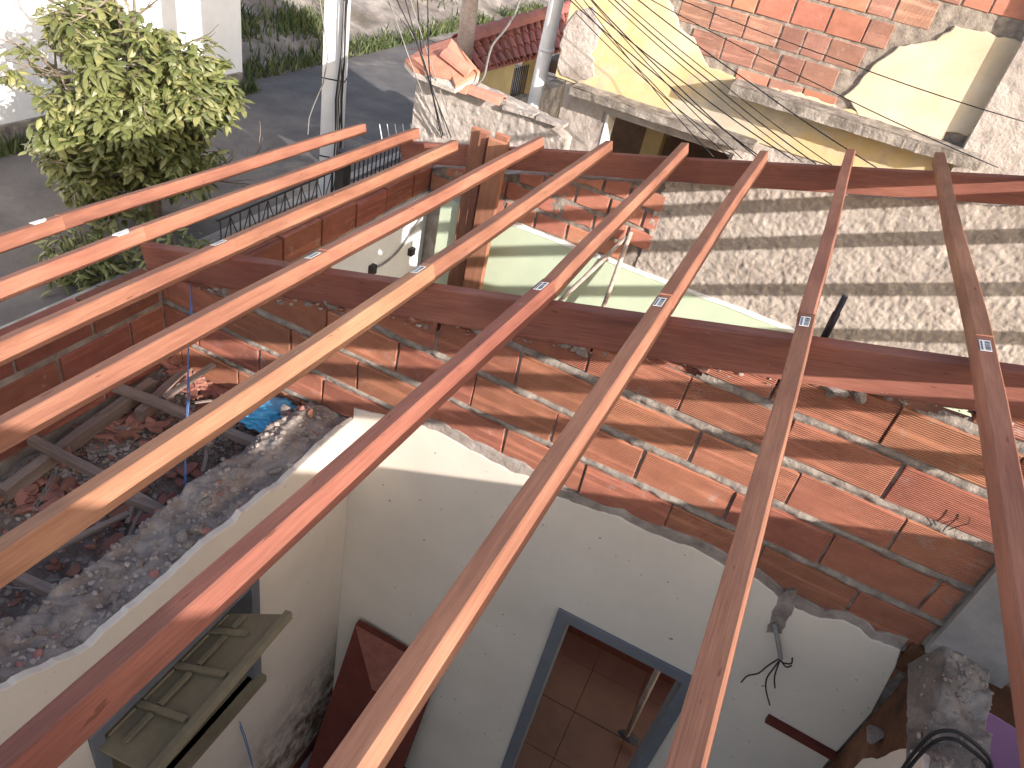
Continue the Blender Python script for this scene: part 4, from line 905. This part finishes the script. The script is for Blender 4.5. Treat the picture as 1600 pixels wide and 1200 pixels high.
# blue plastic bag
def bag():
    c = at_z(412, 648, -2.47); bm = bmesh.new(); bmesh.ops.create_icosphere(bm, subdivisions=5, radius=1)
    ax_ = (at_z(462, 655, -2.5) - at_z(358, 660, -2.5)) / 2; ay_ = (at_z(420, 622, -2.5) - at_z(420, 672, -2.5)) / 2
    for v in bm.verts:
        d = v.co.copy(); a = np.array([d.x * 2.2 + 9]), np.array([d.y * 2.2 + d.z * 1.7 + 9]); k = 1 + .9 * float(fbm(*a, 5, 2)[0]); r = .12 * abs(float(fbm(np.array([d.x * 5 + 3]), np.array([d.y * 5 + d.z * 3]), 4, 5)[0]))
        q = d * (k - r); q.z = max(q.z, -.25); taper = 1 - .35 * (q.x < 0) * abs(q.x)
        v.co = c + ax_ * q.x * 1.0 + ay_ * q.y * taper + Vector((0, 0, q.z * .055))
    me = bpy.data.meshes.new('plastic_bag'); bm.to_mesh(me); bm.free(); me.polygons.foreach_set('use_smooth', [True] * len(me.polygons))
    tag(link('plastic_bag', me, M_bag), 'crumpled bright blue plastic bag lying on the rubble', 'bag')
bag()

# ------------------------------------------------------------------ lumps on top of the gable wall and hollow bricks behind it
for k in range(70):
    x = random.uniform(-2.4, .9); z = zbeam(x) - .06 - random.uniform(.01, .05); s = abs(random.gauss(.014, .012)) + .01
    put_stone((x, Y1 + random.uniform(-.01, .04), z), s, None, None, 'mortar_lump', .2, W1)
gravel('mortar_crumbs', 600, lambda: (lambda x: (x, Y1 + random.uniform(-.015, .06), zbeam(x) - .055 - random.uniform(.0, .05)))(random.uniform(-2.4, 1.0)), .004, .014, W1)
def hollow(px, py, Y, nx, nz, ang):
    c = at_y(px, py, Y); t = thing('hollow_brick', 'perforated clay brick lying behind the gable wall' + (' near the short black rod' if px < 1400 else ' near the ninth purlin'), 'brick', c)
    Wd, Hh = .17, .10; M = Matrix.Rotation(ang, 4, 'Y')
    m = MB(); sx, sz = Wd / nx, Hh / nz
    # grid of ribs with real holes: horizontal and vertical webs, closed back
    def tf(v): return c + (M @ Vector(v))
    for i in range(nx + 1): a = -Wd / 2 + i * sx; m.obox(tf((a, 0, 0)), M @ Vector((sx * .28, 0, 0)), (0, .02, 0), M @ Vector((0, 0, Hh / 2)))
    for k in range(nz + 1): b = -Hh / 2 + k * sz; m.obox(tf((0, .001, b)), M @ Vector((Wd / 2 + sx * .28, 0, 0)), (0, .019, 0), M @ Vector((0, 0, sz * .3)))
    m.obj('face_webs', M_tile_p, t); MB().obox(tf((0, .045, 0)), M @ Vector((Wd / 2, 0, 0)), (0, .022, 0), M @ Vector((0, 0, Hh / 2))).obj('body', M_shard, t)
hollow(1462, 607, Y1 + .20, 9, 4, -.3)
p, q = at_y(1321, 462, Y1 + .35), at_y(1284, 535, Y1 + .3); o = MB().tube([p, p.lerp(q, .35), p.lerp(q, .36), q], [.011, .011, .014, .014], 8).obj('black_rod', M_iron, None, True); tag(o, 'short black metal rod standing up behind the long beam', 'rod')

# ------------------------------------------------------------------ roof timbers
PW, PH_ = .052, .078
BH = .152
def beam(name, yc, label, u0, u1, mt):
    k = roofpt(0, 0, PH_); 
    v = yc / math.cos(EP)
    a, b = roofpt(u0, v, PH_), roofpt(u1, v, PH_); a.y = yc; b.y = yc
    return timber(name, a, b, .06, BH, mt, label, 'beam', 'sloping beams under the purlins', up=NR, endm=M_end, warp=.002)
beam('roof_beam', 2.375, 'dark red sloping beam resting on the brick gable wall, nearer of the two', -3.13, 1.62, M_wood_d)
beam('roof_beam', 4.90, 'dark red sloping beam across the far wall near the purlin ends', -3.24, 1.62, M_wood_d)
names = ['first', 'second', 'third', 'fourth', 'fifth', 'sixth', 'seventh', 'eighth', 'ninth']
#   (u near end side: u at v=.6, u at v=2.42), (u at v=2.42, u at v=5), far end v, sticker, material near, far
PUR = [((-3.60, -3.795), (-3.795, -3.76), 5.15, 0, M_wood, M_wood), ((-3.02, -3.195), (-3.195, -3.21), 5.07, 0, M_wood, M_wood), ((-2.49, -2.615), (-2.615, -2.68), 4.72, 1, M_wood, M_wood),
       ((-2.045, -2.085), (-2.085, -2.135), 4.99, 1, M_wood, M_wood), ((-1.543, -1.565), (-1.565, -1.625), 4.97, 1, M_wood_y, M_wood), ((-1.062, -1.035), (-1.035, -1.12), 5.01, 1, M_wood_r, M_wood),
       ((-.576, -.592), (-.592, -.612), 4.91, 1, M_wood, M_wood), ((-.112, -.118), (-.118, -.122), 5.07, 1, M_wood, M_wood), ((.372, .385), (.385, .352), 5.11, 1, M_wood, M_wood),
       ((.865, .87), (.87, .86), 5.0, 0, M_wood, M_wood)]
VJ = 2.44
def purlin(i, near):
    (ua, ub), (uc, ud), ve, st, mn, mf = PUR[i]; nm = names[i] if i < 9 else 'tenth'
    if near:
        sl = (ub - ua) / (2.42 - .6); v0 = -.75; a = roofpt(ub + sl * (v0 - 2.42) * (1 if i > 2 else .6) + PW / 2, v0); b = roofpt(ub + PW / 2, VJ - .001)
    else:
        b = roofpt(ud + PW / 2, ve); a = roofpt(uc + PW / 2, VJ + .001)
    lab = ('near length of the %s purlin from the left, ending at the nearer beam' if near else 'far length of the %s purlin from the left, overhanging the farther beam') % nm
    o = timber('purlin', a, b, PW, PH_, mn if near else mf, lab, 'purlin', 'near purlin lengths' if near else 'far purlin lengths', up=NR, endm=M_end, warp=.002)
    return o, a, b
def sticker(o, L, at_end=True):
    # printed paper tag stapled on the top face, in the timber's own space
    y = L - .075 if at_end else .06; w_, l_ = .015, .038
    t = link('paper_label', MB().box(-w_, w_, y - l_, y + l_, .0012, .0022).mesh('paper_label'), M_paper); t.parent = o
    rr = random.Random(int(L * 1000)); m = MB(); yy = y - l_ + .006
    while yy < y + l_ - .008:
        d = rr.uniform(.0015, .004); m.box(-w_ + .014, w_ - .002, yy, yy + d, .0022, .0026); yy += d + rr.uniform(.0015, .004)
    yy = y - l_ + .005
    while yy < y + l_ - .008: d = rr.uniform(.003, .008); m.box(-w_ + .003, -w_ + .008, yy, yy + d, .0022, .0026); yy += d + .002
    b = link('label_print', m.mesh('label_print'), M_ink); b.parent = t
for i in range(10):
    for near in (True, False):
        o, a, b = purlin(i, near)
        if near and PUR[i][3]: sticker(o, (b - a).length)
for o_, L0 in ((bpy.data.objects['purlin'], 3.0), (bpy.data.objects['purlin.002'], 3.05)):
    y0 = 3.19 - .14; pl = rag([(-.026, y0), (.026, y0 - .01), (.026, y0 + .05), (-.026, y0 + .09)], .015, .006); me = prism(pl, lambda a, b, d: (max(-.0262, min(.0262, a)), b, d), -.001, .0025, .0005); t = link('cement_splash', me, M_whitetop); t.parent = o_
# unseen purlins and ridge board, added to throw bands of shade over both walls
RX = 1.58; ridge_z = roofpt(RX / math.cos(TH), 0, 0)
timber('added_ridge_board', (RX + .05, -.75, -.575), (RX + .05, 5.0, -.60), .04, .05, M_wood, 'unseen ridge board added in line with the shade bands', 'ridge board', endm=M_end)
def occ(c, y0, y1, grp, h_=.06):
    x = (-.22 - c) / .688; z = c + .42 * x
    timber('purlin', (x, y0, z + h_ / 2), (x, y1, z + h_ / 2), .05, h_, M_wood, 'added purlin out of view that casts a band of shade', 'purlin', 'added shade casting purlins', endm=M_end)
for c in (-1.29, -1.47, -1.695): occ(c, -.7, 2.44, 'near added shade purlins', .07)
for c in (-1.57, -1.84, -2.20, -2.55): occ(c, 2.46, 5.0, 'far added shade purlins', .082)
# unseen house blocks, added at right to shade the rooms and near purlins
th = thing('shade_house', 'added house block at the right behind the viewer, out of view to cast shade', 'house', (3, -1, ZG))
MB().box(2.3, 6.5, -.5, 1.75, ZG, -1.07).obj('low_shade_block', M_white, th)
MB().box(2.2, 8.2, -7, -1.14, ZG, .2).obj('tall_shade_block', M_white, th)

# upright boards standing in the far room
for i, (px0, px1, pz, wd, dp) in enumerate(((737, 768, 203, .10, .07), (762, 800, 222, .11, .06), (775, 801, 212, .09, .05), (752, 768, 208, .05, .05))):
    Yb = (4.80, 4.72, 4.80, 4.76)[i]
    a = at_y((px0 + px1) / 2 - 4, pz, Yb); w_ = (at_y(px1, pz, Yb).x - at_y(px0, pz, Yb).x) * .82
    timber('upright_board', (a.x - .02, Yb + .02, -5.14), (a.x, Yb, a.z), w_, .05, M_wood, ('tall red board standing upright in the far room, left of its bundle', 'shortest front board of the upright bundle in the far room', 'right hand board of the upright bundle in the far room', 'narrow board wedged in the middle of the upright bundle')[i], 'board', 'upright boards in the far room', up=(0, -1, 0), endm=M_end)
# trestle poles leaning in the far room
for a, b, l in (((980, 370), (862, 482), 'paint splashed pole leaning low to the left in the far room'), ((986, 362), (938, 492), 'paint splashed pole standing steeply in the far room')):
    p, q = at_y(*a, 4.93), at_y(*b, 4.80); o = MB().tube([p, q, q + (q - p) * 1.2], .017, 8).obj('trestle_pole', M_grey_wood, None, True); tag(o, l, 'pole')
# wires and box on the white wall
wr = thing('wall_socket', 'black junction box with grey cable on the white wall of the far room', 'socket', at_x(643, 393, X4 + .03))
c = at_x(643, 393, X4 + .03); MB().box(c.x - .018, c.x + .02, c.y - .03, c.y + .03, c.z - .03, c.z + .03).obj('box', M_iron, wr)
c = at_x(582, 420, X4 + .03); MB().box(c.x - .018, c.x + .02, c.y - .03, c.y + .03, c.z - .04, c.z + .03).obj('box', M_iron, wr)
MB().tube(curve([at_x(x, y, X4 + .03) for x, y in ((582, 420), (600, 412), (620, 395), (640, 368), (655, 345), (668, 325))]), .008, 5).obj('cable', M_cable_g, wr)

# ------------------------------------------------------------------ things in the near room
bd = thing('brown_panel', 'dark red brown panel leaning in the corner of the near room', 'panel', (-1.1, 2.2, -5.15))
MB().add([(-1.38, 1.93, -5.14), (-.80, 1.98, -5.14), (-.76, 2.30, -3.84), (-1.31, 2.28, -3.80), (-1.38, 1.965, -5.14), (-.80, 2.015, -5.14), (-.76, 2.333, -3.84), (-1.31, 2.315, -3.80)], [(0, 1, 2, 3), (4, 7, 6, 5), (0, 4, 5, 1), (1, 5, 6, 2), (2, 6, 7, 3), (3, 7, 4, 0)]).obj('panel_board', M_dark_wood, bd)
MB().add([(-1.30, 2.262, -3.80), (-.78, 2.285, -3.84), (-.79, 2.20, -4.16), (-1.10, 2.18, -4.16), (-1.30, 2.275, -3.80), (-.78, 2.298, -3.84), (-.79, 2.215, -4.16), (-1.10, 2.195, -4.16)], [(0, 1, 2, 3), (4, 7, 6, 5), (0, 4, 5, 1), (1, 5, 6, 2), (2, 6, 7, 3), (3, 7, 4, 0)]).obj('cross_board', M_wood_d, bd)
hoe = thing('old_tool', 'long handled tool leaning in the doorway with its head on the floor', 'tool', at_z(975, 1150, -5.14))
hb = at_z(978, 1150, -5.08); ht = at_y(1040, 1022, 3.1)
MB().tube([ht, hb], .020, 8).obj('handle', M_grey_wood, hoe, True)
M1 = stone_mesh(77, M_iron, .4); link('tool_head', M1, None, hoe, Matrix.Translation(hb + Vector((.02, 0, 0))) @ Matrix.Diagonal((.09, .05, .06, 1)))
# torn wires on the cream wall
wi = thing('torn_wires', 'torn conduit with black wires hanging from a hole in the cream wall', 'wires', at_y(1215, 985, Y1 - .03))
MB().tube([at_y(x, y, Y1 - .03 - .01 * i) for i, (x, y) in enumerate(((1210, 975), (1215, 1000), (1219, 1022), (1220, 1030)))], .010, 7).obj('conduit', M_cable_g, wi, True)
for pts in (((1219, 1028), (1200, 1040), (1185, 1052), (1168, 1056), (1158, 1066)), ((1219, 1028), (1222, 1035), (1236, 1037), (1238, 1028)), ((1219, 1030), (1208, 1045), (1198, 1060), (1197, 1078), (1203, 1102)), ((1219, 1030), (1212, 1050), (1210, 1062), (1211, 1075)), ((1219, 1030), (1228, 1042), (1237, 1040))):
    MB().tube(curve([at_y(x, y, Y1 - .06) for x, y in pts], 4), .0035, 5).obj('wire', M_cable, wi, True)
# black cable loops over the partition
for off, l in ((0, 'outer black cable looped over the broken partition'), (1, 'inner black cable looped over the broken partition')):
    pts = (((1402, 1215), (1425, 1180), (1455, 1148), (1488, 1142), (1518, 1158), (1545, 1185), (1552, 1215)) if not off else ((1410, 1215), (1432, 1185), (1462, 1158), (1490, 1155), (1512, 1168), (1540, 1192), (1546, 1215)))
    o = MB().tube(curve([at_y(x, y, 1.75) for x, y in pts]), .006, 6).obj('looped_cable', M_cable, None, True); tag(o, l, 'cable')
o = MB().tube([at_y(x, y, 2.2) for x, y in ((1524, 1085), (1520, 1110), (1516, 1140), (1512, 1165), (1514, 1190), (1510, 1210))], .006, 5).obj('hanging_wire', M_cable, None, True); tag(o, 'dark twisted wire hanging down in front of the lilac wall', 'cable')
# thin wires sprouting from the bricks at right
for pts, l in ((((1473, 830), (1480, 822), (1490, 815), (1498, 803)), 'thin curled wire poking out of the bricks at right'), (((1482, 828), (1495, 823), (1514, 818), (1515, 809)), 'thin bent wire poking out of the bricks farther right')):
    o = MB().tube([at_y(x, y, Y1 - .02) for x, y in pts], .002, 4).obj('thin_wire', M_iron); tag(o, l, 'wire')
# rubble on the partition and the concrete lump
def w6top(A, B):
    e = np.clip(np.minimum(A - 1.075, 1.335 - A) / .04, 0, 1); return -2.26 + e * (.10 + .13 * fbm(A * 8, B * 7, 4, 3) + .05 * np.clip((B - 2.0) / .2, 0, 1)) + .035 * np.abs(fbm(A * 26, B * 26, 3, 4))
o = sheet('broken_top', M_conc_d, W6, lambda A, B, H: (A, B, H), 1.075, 1.335, -.8, Y1 - .02, .008, w6top); o['kind'] = 'stuff'
gravel('mortar_crumbs', 300, lambda: (lambda x, y: (x, y, float(w6top(np.array([[x]]), np.array([[y]]))[0, 0]) + .003))(random.uniform(1.09, 1.32), random.uniform(1.3, 2.33)), .003, .013, W6)
for k in range(30):
    p = (random.uniform(1.10, 1.31), random.uniform(1.5, 2.33), -2.165 + random.uniform(-.01, .02)); put_stone(p, random.uniform(.012, .035), 'grey rubble lump on top of the broken partition', 'lumps on the partition', red=.1)
put_stone((1.2, 2.24, -2.17), .075, 'largest crumbled concrete lump where the partition meets the brick wall', None, red=0)
put_stone((1.07, 2.16, -2.50), .05, 'concrete lump wedged against the brown wall face', None, red=0)
# blue twine
for k in (0, 1):
    dx = k * 3
    pts = curve([at_y(x + dx * (1 if i % 2 else -.3), y, Yv) for i, (x, y, Yv) in enumerate(((299, 445, 2.3), (297, 500, 2.05), (294, 560, 1.9), (293, 620, 1.8), (290, 690, 1.7), (288, 760, 1.62), (286, 820, 1.58), (296, 880, 1.55), (312, 920, 1.5), (335, 990, 1.5), (356, 1080, 1.5), (380, 1150, 1.5), (400, 1215, 1.5)))], 3)
    o = MB().tube(pts, .0028, 5).obj('blue_twine', M_twine, None, True); tag(o, ('left' if k == 0 else 'right') + ' hand strand of the blue twine hanging from the beam past the window', 'twine')
o = MB().tube([at_y(x, y, 1.5) for x, y in ((355, 1080), (357, 1120), (358, 1170), (352, 1178), (358, 1182), (359, 1215))], .003, 4).obj('dark_cord', M_cable, None, True); tag(o, 'dark cord hanging below the knot of the blue twine', 'cord')
